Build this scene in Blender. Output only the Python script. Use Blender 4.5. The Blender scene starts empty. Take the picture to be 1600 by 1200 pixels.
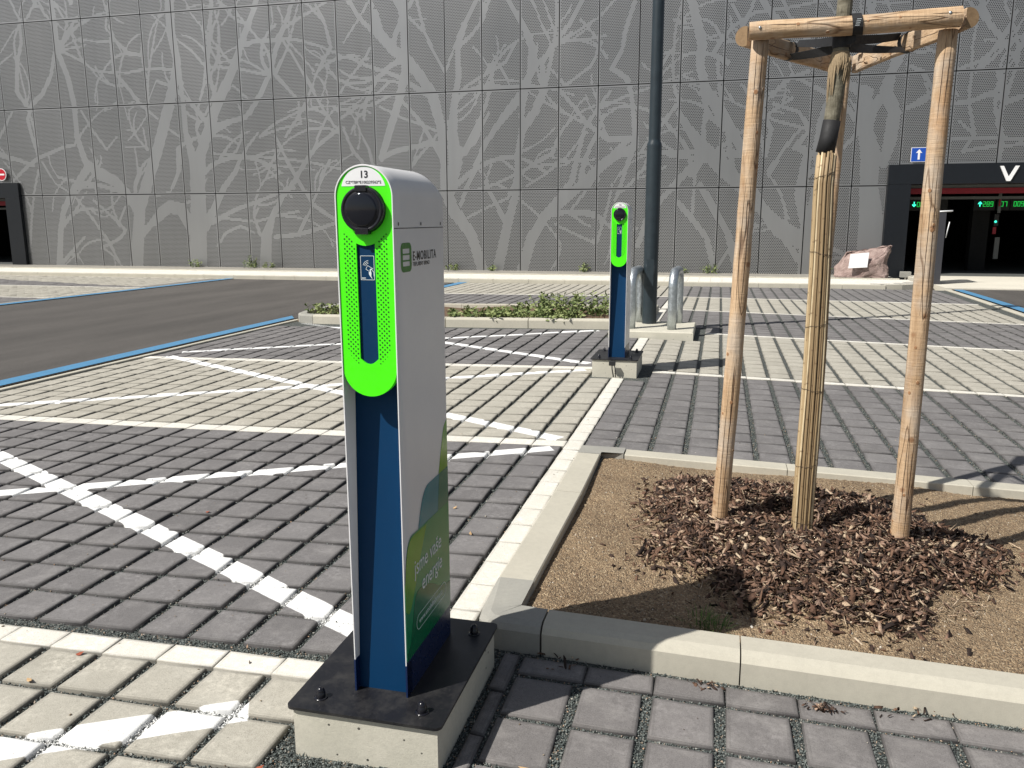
import bpy, math, random
import numpy as np
from mathutils import Vector, Matrix
random.seed(7); rng = np.random.default_rng(7)
C = bpy.context.scene.collection
SC = bpy.context.scene
R = math.radians
# ---------------------------------------------------------------- camera
YAW, PIT, ROL = 0.24434, 0.19579, -0.00261
fw = Vector((-math.sin(YAW)*math.cos(PIT), math.cos(YAW)*math.cos(PIT), -math.sin(PIT)))
rt = Vector((math.cos(YAW), math.sin(YAW), 0)); up = rt.cross(fw)
cr, sr = math.cos(ROL), math.sin(ROL)
rt, up = cr*rt+sr*up, -sr*rt+cr*up
cam = bpy.data.objects.new('camera', bpy.data.cameras.new('camera')); C.objects.link(cam)
M = Matrix((rt, up, -fw)).transposed().to_4x4(); M.translation = (1.01078, -5.56264, 1.56944)
cam.matrix_world = M
cam.data.sensor_width = 36; cam.data.lens = 1290/1600*36
cam.data.clip_start = .05; cam.data.clip_end = 2000
SC.camera = cam
# ---------------------------------------------------------------- sky and sun
SUN_EL, SUN_AZ = R(48.6), R(42.3)            # shadows run towards +X+Y, 43 degrees from X
tosun = Vector((-math.cos(SUN_AZ)*math.cos(SUN_EL), -math.sin(SUN_AZ)*math.cos(SUN_EL), math.sin(SUN_EL)))
W = bpy.data.worlds.new('World'); SC.world = W; W.use_nodes = True
nt = W.node_tree; bg = nt.nodes['Background']
sky = nt.nodes.new('ShaderNodeTexSky'); sky.sky_type = 'NISHITA'; sky.sun_disc = False
sky.sun_elevation = SUN_EL; sky.sun_rotation = math.atan2(tosun.x, tosun.y)
sky.air_density = 1.0; sky.dust_density = 1.2; sky.ozone_density = 1.0
hs = nt.nodes.new('ShaderNodeHueSaturation'); hs.inputs['Saturation'].default_value = .62
nt.links.new(sky.outputs[0], hs.inputs['Color']); nt.links.new(hs.outputs[0], bg.inputs[0]); bg.inputs[1].default_value = .064
sun = bpy.data.objects.new('sun', bpy.data.lights.new('sun', 'SUN')); C.objects.link(sun)
sun.data.energy = 4.9; sun.data.angle = R(.53); sun.data.color = (1, .965, .91)
sun.rotation_euler = tosun.to_track_quat('Z', 'Y').to_euler(); sun.location = (-6, -6, 9)
SC.view_settings.view_transform = 'Standard'; SC.view_settings.look = 'None'
SC.view_settings.exposure = 0.22; SC.view_settings.gamma = 1
SC.cycles.max_bounces = 6; SC.cycles.use_denoising = True; SC.cycles.denoising_input_passes = 'RGB_ALBEDO_NORMAL'; SC.cycles.denoising_prefilter = 'ACCURATE'; SC.cycles.sample_clamp_indirect = 4
# ---------------------------------------------------------------- terrain height
def gz(X, Y):
    X = np.asarray(X, float); Y = np.asarray(Y, float)
    c = np.maximum(.016*np.minimum(X, 0), -.1)+np.maximum(-.027*np.maximum(X, 0), -.17)
    t = np.clip((Y-7)/9, 0, 1); w = t*t*(3-2*t)
    return c*(1-w)-.12*w
def g1(x, y): return float(gz(x, y))
# ---------------------------------------------------------------- node helpers
class Mat:
    def __init__(s, name, **kw):
        s.m = bpy.data.materials.new(name); s.m.use_nodes = True; s.t = s.m.node_tree
        s.b = s.t.nodes['Principled BSDF']
        for k, v in kw.items(): s.set(k, v)
    def n(s, typ): return s.t.nodes.new('ShaderNode'+typ)
    def sock(s, i, v):
        if hasattr(v, 'links') or hasattr(v, 'is_linked'): s.t.links.new(v, i)
        elif v is not None:
            if isinstance(v, (tuple, list)) and len(v) == 3 and i.type == 'RGBA': v = (*v, 1)
            i.default_value = v
    def set(s, k, v):
        k = {'col': 'Base Color', 'rough': 'Roughness', 'metal': 'Metallic', 'spec': 'Specular IOR Level', 'norm': 'Normal',
             'emit': 'Emission Color', 'estr': 'Emission Strength', 'coat': 'Coat Weight'}.get(k, k)
        s.sock(s.b.inputs[k], v)
    def pos(s): 
        return s.n('NewGeometry').outputs['Position']
    def obj(s): return s.n('TexCoord').outputs['Object']
    def map(s, v, sc=(1, 1, 1), rot=(0, 0, 0), loc=(0, 0, 0)):
        n = s.n('Mapping'); s.sock(n.inputs[0], v); n.inputs[3].default_value = sc; n.inputs[2].default_value = rot; n.inputs[1].default_value = loc
        return n.outputs[0]
    def noise(s, v, scale, detail=3, rough=.55, dist=0):
        n = s.n('TexNoise'); s.sock(n.inputs['Vector'], v); n.inputs['Scale'].default_value = scale
        n.inputs['Detail'].default_value = detail; n.inputs['Roughness'].default_value = rough; n.inputs['Distortion'].default_value = dist
        return n.outputs[0]
    def voro(s, v, scale, out='Distance', feat='F1'):
        n = s.n('TexVoronoi'); n.feature = feat; s.sock(n.inputs['Vector'], v); n.inputs['Scale'].default_value = scale
        return n.outputs[out]
    def m_(s, op, a, b=None, c=None, clamp=False):
        n = s.n('Math'); n.operation = op; n.use_clamp = clamp
        s.sock(n.inputs[0], a)
        if b is not None: s.sock(n.inputs[1], b)
        if c is not None: s.sock(n.inputs[2], c)
        return n.outputs[0]
    def ramp(s, f, stops, interp='LINEAR'):
        n = s.n('ValToRGB'); n.color_ramp.interpolation = interp; s.sock(n.inputs[0], f)
        e = n.color_ramp.elements
        while len(e) > 1: e.remove(e[-1])
        for i, (p, c) in enumerate(stops):
            if i: el = e.new(p)
            else: el = e[0]; el.position = p
            el.color = (*c, 1) if isinstance(c, (tuple, list)) else (c, c, c, 1)
        return n.outputs[0]
    def rng(s, f, a, b, c, d):
        n = s.n('MapRange'); s.sock(n.inputs[0], f)
        for i, v in enumerate((a, b, c, d)): s.sock(n.inputs[i+1], v)
        return n.outputs[0]
    def mix(s, f, a, b, mode='MIX'):
        n = s.n('Mix'); n.data_type = 'RGBA'; n.blend_type = mode
        s.sock(n.inputs[0], f); s.sock(n.inputs[6], a); s.sock(n.inputs[7], b)
        return n.outputs[2]
    def attr(s, name, out='Fac'):
        n = s.n('Attribute'); n.attribute_name = name; return n.outputs[out]
    def xyz(s, v):
        n = s.n('SeparateXYZ'); s.sock(n.inputs[0], v); return n.outputs
    def bump(s, h, strength=.5, dist=.01, norm=None):
        n = s.n('Bump'); s.sock(n.inputs['Height'], h); n.inputs['Strength'].default_value = strength; n.inputs['Distance'].default_value = dist
        if norm is not None: s.sock(n.inputs['Normal'], norm)
        s.set('norm', n.outputs[0]); return n.outputs[0]

# painted parking-bay crosses, in metres on the ground (a line of given width between two points)
PAINT = [(-5.75, .0, -.12, -2.9, .125), (-5.75, -2.98, -.02, -.04, .12),
         (-5.72, 3.36, -.02, .18, .13), (-5.85, .24, -.28, 3.12, .13),
         (-5.74, 3.62, -.6, 6.4, .13), (-5.74, 6.95, -.3, 3.46, .13),
         (-5.75, -6.32, -.37, -3.36, .13), (-5.75, -3.3, -.1, -6.2, .13)]
def paint_mask(mt, p):
    x, y, z = mt.xyz(p)
    nz = mt.noise(p, 9, 3); nz2 = mt.m_('MULTIPLY_ADD', nz, .03, -.015)
    out = None
    for ax, ay, bx, by, w in PAINT:
        L = math.hypot(bx-ax, by-ay); dx, dy = (bx-ax)/L, (by-ay)/L
        c = -ax*dy+ay*dx                       # signed distance = x*dy - y*dx + c
        d = mt.m_('ABSOLUTE', mt.m_('ADD', mt.m_('MULTIPLY_ADD', x, dy, c), mt.m_('MULTIPLY', y, -dx)))
        t = mt.m_('ADD', mt.m_('MULTIPLY_ADD', x, dx, -(ax*dx+ay*dy)), mt.m_('MULTIPLY', y, dy))
        e = mt.m_('SUBTRACT', mt.m_('ABSOLUTE', mt.m_('SUBTRACT', t, L/2)), L/2-w/2)   # <0 inside the length
        q = mt.m_('MAXIMUM', d, mt.m_('ADD', e, w/2))
        q = mt.m_('ADD', mt.m_('SUBTRACT', q, w/2), mt.m_('MULTIPLY', nz2, .35))
        out = q if out is None else mt.m_('MINIMUM', out, q)
    return mt.rng(out, -.002, .003, 1, 0)

MT = {}
def paver(name, c1, c2, c3):
    m = Mat(name); p = m.pos(); t = m.attr('tint')
    base = m.mix(t, c1, c2)
    n1 = m.noise(p, 7, 4, .6); n2 = m.noise(p, 60, 3, .6); n3 = m.noise(p, 270, 2, .8)
    base = m.mix(m.rng(n1, .5, .72, 0, .75), base, c3)
    base = m.mix(m.rng(n2, .35, .7, 0, .28), base, tuple(v*.55 for v in c1))
    base = m.mix(m.rng(n3, .35, .72, .0, .5), base, tuple(min(v*1.6, .9) for v in c2)); base = m.mix(m.rng(n3, .24, .42, .45, 0), base, tuple(v*.55 for v in c1))
    # pale lime bloom and small stains
    bl = m.m_('MULTIPLY', m.rng(m.noise(p, 4.5, 4, .65), .42, .66, 0, 1), m.rng(m.noise(p, 38, 5, .75), .45, .72, 0, .62))
    base = m.mix(bl, base, tuple(min(1, v*1.9+.03) for v in c2))
    sp = m.voro(p, 24); base = m.mix(m.rng(sp, .035, .06, .8, 0), base, tuple(v*.35 for v in c1))
    # dirt packed at the rim (edge attribute from the mesh)
    base = m.mix(m.m_('MULTIPLY', m.attr('edge'), .8), base, tuple(v*.34 for v in c1))
    pm = paint_mask(m, p)
    wear = m.m_('MULTIPLY', pm, m.rng(m.noise(p, 55, 4, .75), .30, .40, .15, 1))
    base = m.mix(wear, base, (.80, .80, .78))
    m.set('col', base); m.set('rough', .88); m.set('spec', .3)
    h = m.m_('ADD', m.m_('MULTIPLY', n2, .5), m.m_('MULTIPLY', n3, .5))
    m.bump(h, .7, .003)
    return m.m
MT['dark'] = paver('dark paver', (.120, .114, .112), (.174, .166, .163), (.24, .229, .22))
MT['dusty'] = paver('dusty grey paver', (.130, .122, .118), (.188, .176, .170), (.275, .26, .245))
MT['light'] = paver('beige paver', (.31, .292, .245), (.385, .363, .308), (.42, .40, .345))
MT['cream'] = paver('cream paver', (.60, .565, .475), (.68, .645, .55), (.64, .61, .52))

m = Mat('gravel bed'); p = m.pos()
v1 = m.voro(p, 130, 'Color'); vd = m.voro(p, 130); sv = m.xyz(v1)[0]
col = m.ramp(sv, [(0, (.040, .050, .048)), (.45, (.10, .118, .110)), (.8, (.19, .21, .195)), (.93, (.24, .24, .21)), (1, (.3, .22, .15))])
col = m.mix(m.rng(vd, .3, .8, 0, .85), col, (.008, .009, .009))
col = m.mix(m.m_('MULTIPLY', paint_mask(m, p), m.rng(vd, .3, .6, .9, .1)), col, (.78, .78, .76))
m.set('col', col); m.set('rough', .9); m.bump(m.rng(vd, 0, .9, 1, 0), 1, .006); MT['gravel'] = m.m
m = Mat('gravel chip'); p = m.pos(); t = m.attr('tint')
col = m.ramp(t, [(0, (.036, .045, .043)), (.45, (.10, .118, .110)), (.8, (.19, .21, .195)), (.93, (.34, .33, .29)), (1, (.42, .27, .17))])
col = m.mix(m.m_('MULTIPLY', paint_mask(m, p), m.rng(t, .12, .2, 0, 1)), col, (.78, .78, .76))
m.set('col', col); m.set('rough', .8); MT['chip'] = m.m

m = Mat('asphalt'); p = m.pos()
f1 = m.noise(m.map(p, (1, .22, 1), (0, 0, R(-62))), 1.1, 5, .6); f2 = m.noise(p, 160, 3, .7); f3 = m.voro(p, 190, 'Color')
f4 = m.noise(m.map(p, (1, .06, 1), (0, 0, R(-75))), 3.2, 4, .6)
col = m.mix(m.rng(f1, .35, .7, 0, 1), (.070, .063, .056), (.114, .103, .092))
col = m.mix(m.rng(f4, .56, .8, 0, .35), col, (.15, .137, .12))
col = m.mix(m.rng(f4, .22, .36, .45, 0), col, (.028, .026, .025))
col = m.mix(m.rng(f2, .4, .7, 0, .5), col, (.022, .021, .020))
col = m.mix(m.m_('MULTIPLY', m.rng(m.xyz(f3)[0], .86, .95, 0, 1), .5), col, (.18, .17, .155))
m.set('col', col); m.set('rough', .82); m.bump(m.m_('ADD', f2, m.xyz(f3)[1]), .6, .004); MT['asphalt'] = m.m
def painted(name, c, worn, k):
    m = Mat(name); p = m.pos()
    a = m.rng(m.noise(p, 70, 4, .75), .33, .45, k, 1); m.set('col', m.mix(a, worn, m.mix(m.noise(p, 8), tuple(v*.8 for v in c), c)))
    m.set('rough', .6); m.bump(m.noise(p, 200), .4, .002); return m.m
MT['blue'] = painted('blue road paint', (.085, .27, .47), (.07, .075, .08), .2)
def concrete(name, c, dk, sc=1., pores=0., stain=.3, spec=.35):
    m = Mat(name); p = m.obj()
    a = m.noise(p, 2.2*sc, 5, .62); b = m.noise(p, 30*sc, 4, .65); d = m.noise(p, 300, 2, .7)
    col = m.mix(m.rng(a, .3, .72, 0, 1), dk, c)
    col = m.mix(m.rng(b, .42, .75, 0, stain), col, tuple(v*.62 for v in c))
    col = m.mix(m.rng(d, .35, .7, 0, .22), col, tuple(min(.95, v*1.35) for v in c))
    h = m.m_('ADD', m.m_('MULTIPLY', b, .4), m.m_('MULTIPLY', d, .4))
    if pores:
        v = m.voro(p, pores); vc = m.xyz(m.voro(p, pores, 'Color'))[0]
        pit = m.m_('MULTIPLY', m.rng(v, .07, .11, 1, 0), m.m_('GREATER_THAN', vc, .45))
        col = m.mix(pit, col, tuple(x*.14 for x in c)); h = m.m_('SUBTRACT', h, pit)
    m.set('col', col); m.set('rough', .87); m.set('spec', spec); m.bump(h, .5, .003); return m.m
MT['kerb'] = concrete('kerb concrete', (.51, .48, .395), (.43, .405, .335), 1.2)
MT['kerb2'] = concrete('grey kerb concrete', (.34, .33, .29), (.27, .265, .24), 2)
MT['cast'] = concrete('cast concrete', (.58, .55, .46), (.47, .45, .37), 2.5, 21, .4)
MT['apron'] = concrete('apron concrete', (.66, .62, .52), (.55, .52, .44), .5)
m = Mat('sandy soil'); p = m.pos()
a = m.noise(p, 2.5, 5, .65); b = m.noise(p, 40, 4, .7); v = m.voro(p, 150, 'Color'); vd = m.voro(p, 150)
col = m.mix(m.rng(a, .35, .7, 0, 1), (.235, .160, .093), (.38, .268, .158))
col = m.mix(m.rng(b, .45, .7, 0, .5), col, (.19, .125, .07))
col = m.mix(m.rng(m.xyz(v)[0], .70, .95, 0, .75), col, (.56, .44, .28))
col = m.mix(m.rng(m.xyz(v)[1], .82, .9, 0, .7), col, (.075, .052, .035))
lm = m.noise(p, 13, 5, .7); col = m.mix(m.rng(lm, .36, .48, .35, 0), col, (.20, .145, .09)); m.set('col', col); m.set('rough', .95); m.bump(m.m_('ADD', m.m_('MULTIPLY', lm, 2.0), m.m_('SUBTRACT', b, m.m_('MULTIPLY', vd, .6))), 1.0, .014); MT['soil'] = m.m
m = Mat('brown soil'); p = m.pos()
b = m.noise(p, 30, 5, .75); m.set('col', m.mix(m.rng(b, .35, .65, 0, 1), (.07, .042, .025), (.22, .14, .085))); m.set('rough', .95); m.bump(b, 1, .02); MT['soil2'] = m.m
m = Mat('bark mulch'); p = m.pos(); t = m.attr('tint')
st = m.noise(p, 160, 3, .7)
col = m.ramp(t, [(0, (.016, .009, .006)), (.28, (.055, .028, .017)), (.50, (.12, .062, .036)), (.70, (.21, .118, .072)), (.84, (.38, .25, .18)), (.94, (.54, .41, .27)), (1, (.62, .50, .36))])
col = m.mix(m.rng(st, .4, .65, 0, .5), col, (.03, .016, .012))
m.set('col', col); m.set('rough', .85); m.bump(st, .7, .003); MT['mulch'] = m.m
m = Mat('pebble'); t = m.attr('tint')
m.set('col', m.ramp(t, [(0, (.10, .07, .045)), (.4, (.26, .19, .12)), (.75, (.42, .34, .24)), (1, (.62, .58, .5))])); m.set('rough', .9); MT['pebble'] = m.m
def wood(name, sc, warm=1.):
    m = Mat(name); p = m.obj(); q = m.map(p, sc)
    a = m.noise(q, 3.2, 6, .62, .8); b = m.noise(q, 16, 4, .7, .4); c = m.noise(m.map(p, tuple(1+(v-1)*.25 for v in sc)), 2.6, 3, .5)
    col = m.mix(m.rng(a, .35, .68, 0, 1), (.40, .265, .15), (.66, .475, .30))
    col = m.mix(m.rng(b, .50, .72, 0, .8), col, (.30, .175, .095)); col = m.mix(m.rng(m.noise(q, 40, 3, .7), .5, .7, 0, .4), col, (.33, .23, .15))
    col = m.mix(m.rng(c, .60, .76, 0, .6), col, (.46, .25, .115)); col = m.mix(m.rng(m.noise(p, 4.1, 4, .65), .47, .66, 0, .5), col, (.50, .46, .40))
    kn = m.voro(p, 8.5); knv = m.xyz(m.voro(p, 8.5, 'Color'))[0]
    k = m.m_('MULTIPLY', m.rng(m.m_('ADD', kn, m.m_('MULTIPLY', b, .05)), .10, .17, 1, 0), m.m_('GREATER_THAN', knv, .35))
    col = m.mix(m.m_('MULTIPLY', k, .8), col, (.25, .12, .055))
    cr = m.rng(m.m_('ABSOLUTE', m.m_('SUBTRACT', m.noise(m.map(p, tuple(v*1.0 for v in sc)), 1.5, 2, .5, .3), .5)), .0, .0075, 1, 0)
    col = m.mix(m.m_('MULTIPLY', cr, .75), col, (.13, .065, .032))
    m.set('col', col); m.set('rough', .75); m.set('spec', .3); rb = m.noise(m.map(p, tuple(1.5 if v > 2 else 26 for v in sc)), 3.5, 3, .6); m.bump(m.m_('SUBTRACT', m.m_('ADD', m.m_('ADD', a, m.m_('MULTIPLY', rb, .7)), m.m_('MULTIPLY', b, .8)), cr), .8, .005)
    return m.m
MT['wood'] = wood('peeled pine upright', (6, 6, .55)); MT['woodx'] = wood('peeled pine rail', (.55, 6, 6)); MT['woodd'] = wood('peeled pine brace', (1.6, 1.6, 6))
MT['crack'] = None
m = Mat('drying crack'); m.set('col', (.045, .022, .012)); m.set('rough', .9); MT['crack'] = m.m
m = Mat('wood knot'); p = m.obj(); m.set('col', m.mix(m.noise(p, 120, 3), (.16, .07, .03), (.46, .25, .12))); m.set('rough', .7); MT['knot'] = m.m
m = Mat('sawn end grain'); p = m.obj(); w_ = m.noise(p, 60, 4, .7)
m.set('col', m.mix(w_, (.13, .08, .04), (.36, .24, .13))); m.set('rough', .85); MT['endgrain'] = m.m
m = Mat('young bark'); p = m.obj(); a = m.noise(m.map(p, (1, 1, 2.2)), 16, 5, .65); b = m.noise(m.map(p, (3, 3, .6)), 30, 4, .6)
col = m.mix(m.rng(a, .35, .65, 0, 1), (.10, .088, .058), (.22, .20, .145)); col = m.mix(m.rng(b, .5, .7, 0, .6), col, (.055, .047, .032))
m.set('col', col); m.set('rough', .8); m.bump(m.m_('ADD', a, b), .7, .006); MT['bark'] = m.m
m = Mat('reed cane'); p = m.obj(); t = m.attr('tint'); a = m.noise(m.map(p, (8, 8, .8)), 12, 4, .6)
nd = m.m_('ABSOLUTE', m.m_('SUBTRACT', m.m_('FRACT', m.m_('ADD', m.m_('MULTIPLY', m.xyz(p)[2], 3.1), m.m_('MULTIPLY', t, 7.3))), .5))
col = m.ramp(t, [(0, (.16, .105, .055)), (.3, (.33, .235, .125)), (.6, (.50, .375, .21)), (1, (.68, .55, .35))])
col = m.mix(m.rng(a, .5, .7, 0, .6), col, (.20, .125, .06)); col = m.mix(m.rng(nd, .0, .018, .7, 0), col, (.14, .08, .04))
m.set('col', col); m.set('rough', .6); m.bump(a, .4, .002); MT['cane'] = m.m
m = Mat('frayed jute'); p = m.obj(); a = m.noise(m.map(p, (9, 9, 1)), 20, 4, .7); m.set('col', m.mix(a, (.20, .14, .08), (.48, .37, .23))); m.set('rough', .95); m.bump(a, 1, .006); MT['jute'] = m.m
def plain(name, c, rough=.5, metal=0., spec=.5, bumpsc=None, var=.06, coat=0.):
    m = Mat(name); p = m.obj(); a = m.noise(p, 9, 4, .6); b = m.noise(p, 55, 3, .6)
    c2 = tuple(max(0, v*(1-var*2.2)) for v in c)
    m.set('col', m.mix(m.rng(a, .3, .7, 0, 1), c2, c)); m.set('rough', m.rng(b, .3, .7, max(.02, rough-.06), rough+.08))
    m.set('metal', metal); m.set('spec', spec); m.set('coat', coat)
    if bumpsc: m.bump(m.noise(p, bumpsc, 2), .15, .001)
    return m.m
MT['verge'] = concrete('grey fine gravel', (.30, .285, .25), (.20, .185, .155), 3)
MT['strap'] = plain('black webbing', (.012, .012, .013), .7, bumpsc=300)
MT['shell'] = plain('white powder coat', (.78, .775, .77), .34, var=.015)
MT['green'] = plain('bright green powder coat', (.075, .93, .0), .42, var=.01)
MT['perf'] = plain('dark perforation', (.004, .10, .0), .8)
MT['navy'] = plain('navy powder coat', (.0, .031, .092), .55, spec=.2, var=.03)
MT['navy2'] = plain('navy film', (.002, .014, .065), .3, var=.02)
MT['blackplastic'] = plain('black plastic', (.010, .010, .014), .22, var=.1)
MT['socketglass'] = plain('glossy black lid', (.006, .007, .012), .06, var=.1)
m = Mat('black steel plate'); p = m.obj(); a = m.noise(p, 12, 5, .7); b = m.noise(p, 90, 3, .7)
col = m.mix(m.rng(a, .45, .75, 0, .8), (.010, .010, .012), (.040, .038, .036)); col = m.mix(m.rng(b, .6, .8, 0, .35), col, (.09, .085, .08))
m.set('col', col); m.set('rough', m.rng(a, .3, .7, .32, .55)); MT['plate'] = m.m
MT['white'] = plain('white film', (.82, .82, .82), .4, var=.01)
MT['paleline'] = plain('pale print', (.74, .80, .82), .4, var=.01)
MT['ink'] = plain('black print', (.008, .008, .014), .4)
MT['logogreen'] = plain('logo green', (.035, .22, .02), .4)
for k, c in dict(olive=(.15, .38, .03), teal=(.03, .25, .30), olive2=(.115, .35, .03), mid=(.01, .27, .105), low=(.0, .15, .06), over=(.02, .20, .13)).items():
    MT['f_'+k] = plain('film '+k, c, .16, var=.05)
m = Mat('galvanised steel'); p = m.obj(); v = m.xyz(m.voro(p, 60, 'Color'))[0]; a = m.noise(p, 14, 4, .6)
m.set('col', m.mix(m.m_('MULTIPLY', m.m_('ADD', v, a), .5), (.36, .40, .42), (.62, .66, .68))); m.set('metal', .85); m.set('rough', m.rng(v, 0, 1, .3, .48)); MT['galv'] = m.m
MT['lamp'] = plain('anthracite paint', (.026, .038, .046), .33, var=.12, bumpsc=40)
MT['frame'] = plain('black cladding', (.0065, .0085, .012), .35, var=.1)
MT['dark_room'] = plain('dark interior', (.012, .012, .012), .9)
MT['dark_floor'] = plain('interior floor', (.10, .105, .10), .7)
MT['greysteel'] = plain('grey steel', (.10, .105, .10), .6)
MT['red'] = plain('red steel', (.22, .003, .012), .6)
MT['signblue'] = plain('sign blue', (.01, .075, .42), .4, var=.02)
MT['signred'] = plain('sign red', (.50, .005, .02), .4, var=.02)
MT['pillar'] = plain('dark grey sheet', (.045, .045, .052), .5)
MT['rust'] = plain('rusty wire', (.07, .045, .03), .7)
m = Mat('red granite'); p = m.obj(); a = m.noise(p, 5, 6, .7); b = m.noise(p, 45, 4, .8); 
col = m.mix(m.rng(a, .35, .68, 0, 1), (.25, .17, .15), (.46, .35, .31)); col = m.mix(m.rng(b, .55, .68, 0, .6), col, (.60, .47, .42)); col = m.mix(m.rng(b, .30, .42, .6, 0), col, (.10, .055, .05))
m.set('col', col); m.set('rough', .8); m.bump(m.m_('ADD', a, b), .9, .03); MT['granite'] = m.m
def leaf(name, a, b):
    m = Mat(name); t = m.attr('tint'); m.set('col', m.mix(t, a, b)); m.set('rough', .6); m.set('spec', .3); return m.m
MT['weed'] = leaf('weed leaf', (.075, .11, .030), (.25, .29, .11)); MT['grass'] = leaf('grass blade', (.03, .08, .012), (.12, .20, .04)); MT['treeleaf'] = leaf('tree leaf', (.035, .09, .018), (.09, .16, .04))
def emis(name, c, s):
    m = Mat(name, col=(0, 0, 0), emit=c, estr=s); return m.m
MT['led'] = emis('green led', (.02, .8, .10), .7); MT['ledc'] = emis('cyan green led', (.05, 1, .62), 1.6)
MT['blackbox'] = plain('display housing', (.006, .006, .006), .6)

# facade sheet: grey coated metal with punched dots where the attribute "perf" says so
m = Mat('perforated facade sheet'); p = m.pos(); x, y, z = m.xyz(p)
PU, PV = .0535, .0463
v = m.m_('DIVIDE', z, PV); row = m.m_('FLOOR', v)
u = m.m_('ADD', m.m_('DIVIDE', x, PU), m.m_('MULTIPLY', m.m_('FLOORED_MODULO', row, 2), .5))
fu = m.m_('MULTIPLY', m.m_('SUBTRACT', m.m_('FRACT', u), .5), PU); fv = m.m_('MULTIPLY', m.m_('SUBTRACT', m.m_('FRACT', v), .5), PV)
d = m.m_('SQRT', m.m_('ADD', m.m_('MULTIPLY', fu, fu), m.m_('MULTIPLY', fv, fv)))
hole = m.m_('MULTIPLY', m.rng(d, .0145, .0172, 1, 0), m.attr('perf'))
n = m.noise(m.map(p, (.5, .5, .35)), 1.0, 3, .5)
col = m.mix(m.attr('tint'), (.345, .345, .342), (.38, .38, .378)); st = m.noise(m.map(p, (1.5, 1.5, .12)), 2.0, 5, .6); col = m.mix(m.rng(st, .4, .7, 0, .18), col, (.26, .258, .25))
col = m.mix(hole, col, (.02, .02, .02))
m.set('col', col); m.set('metal', m.m_('MULTIPLY', m.m_('SUBTRACT', 1, hole), .8)); m.set('rough', m.rng(n, .3, .7, .36, .44)); m.set('spec', m.m_('SUBTRACT', .5, m.m_('MULTIPLY', hole, .5)))
MT['facade'] = m.m
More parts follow.
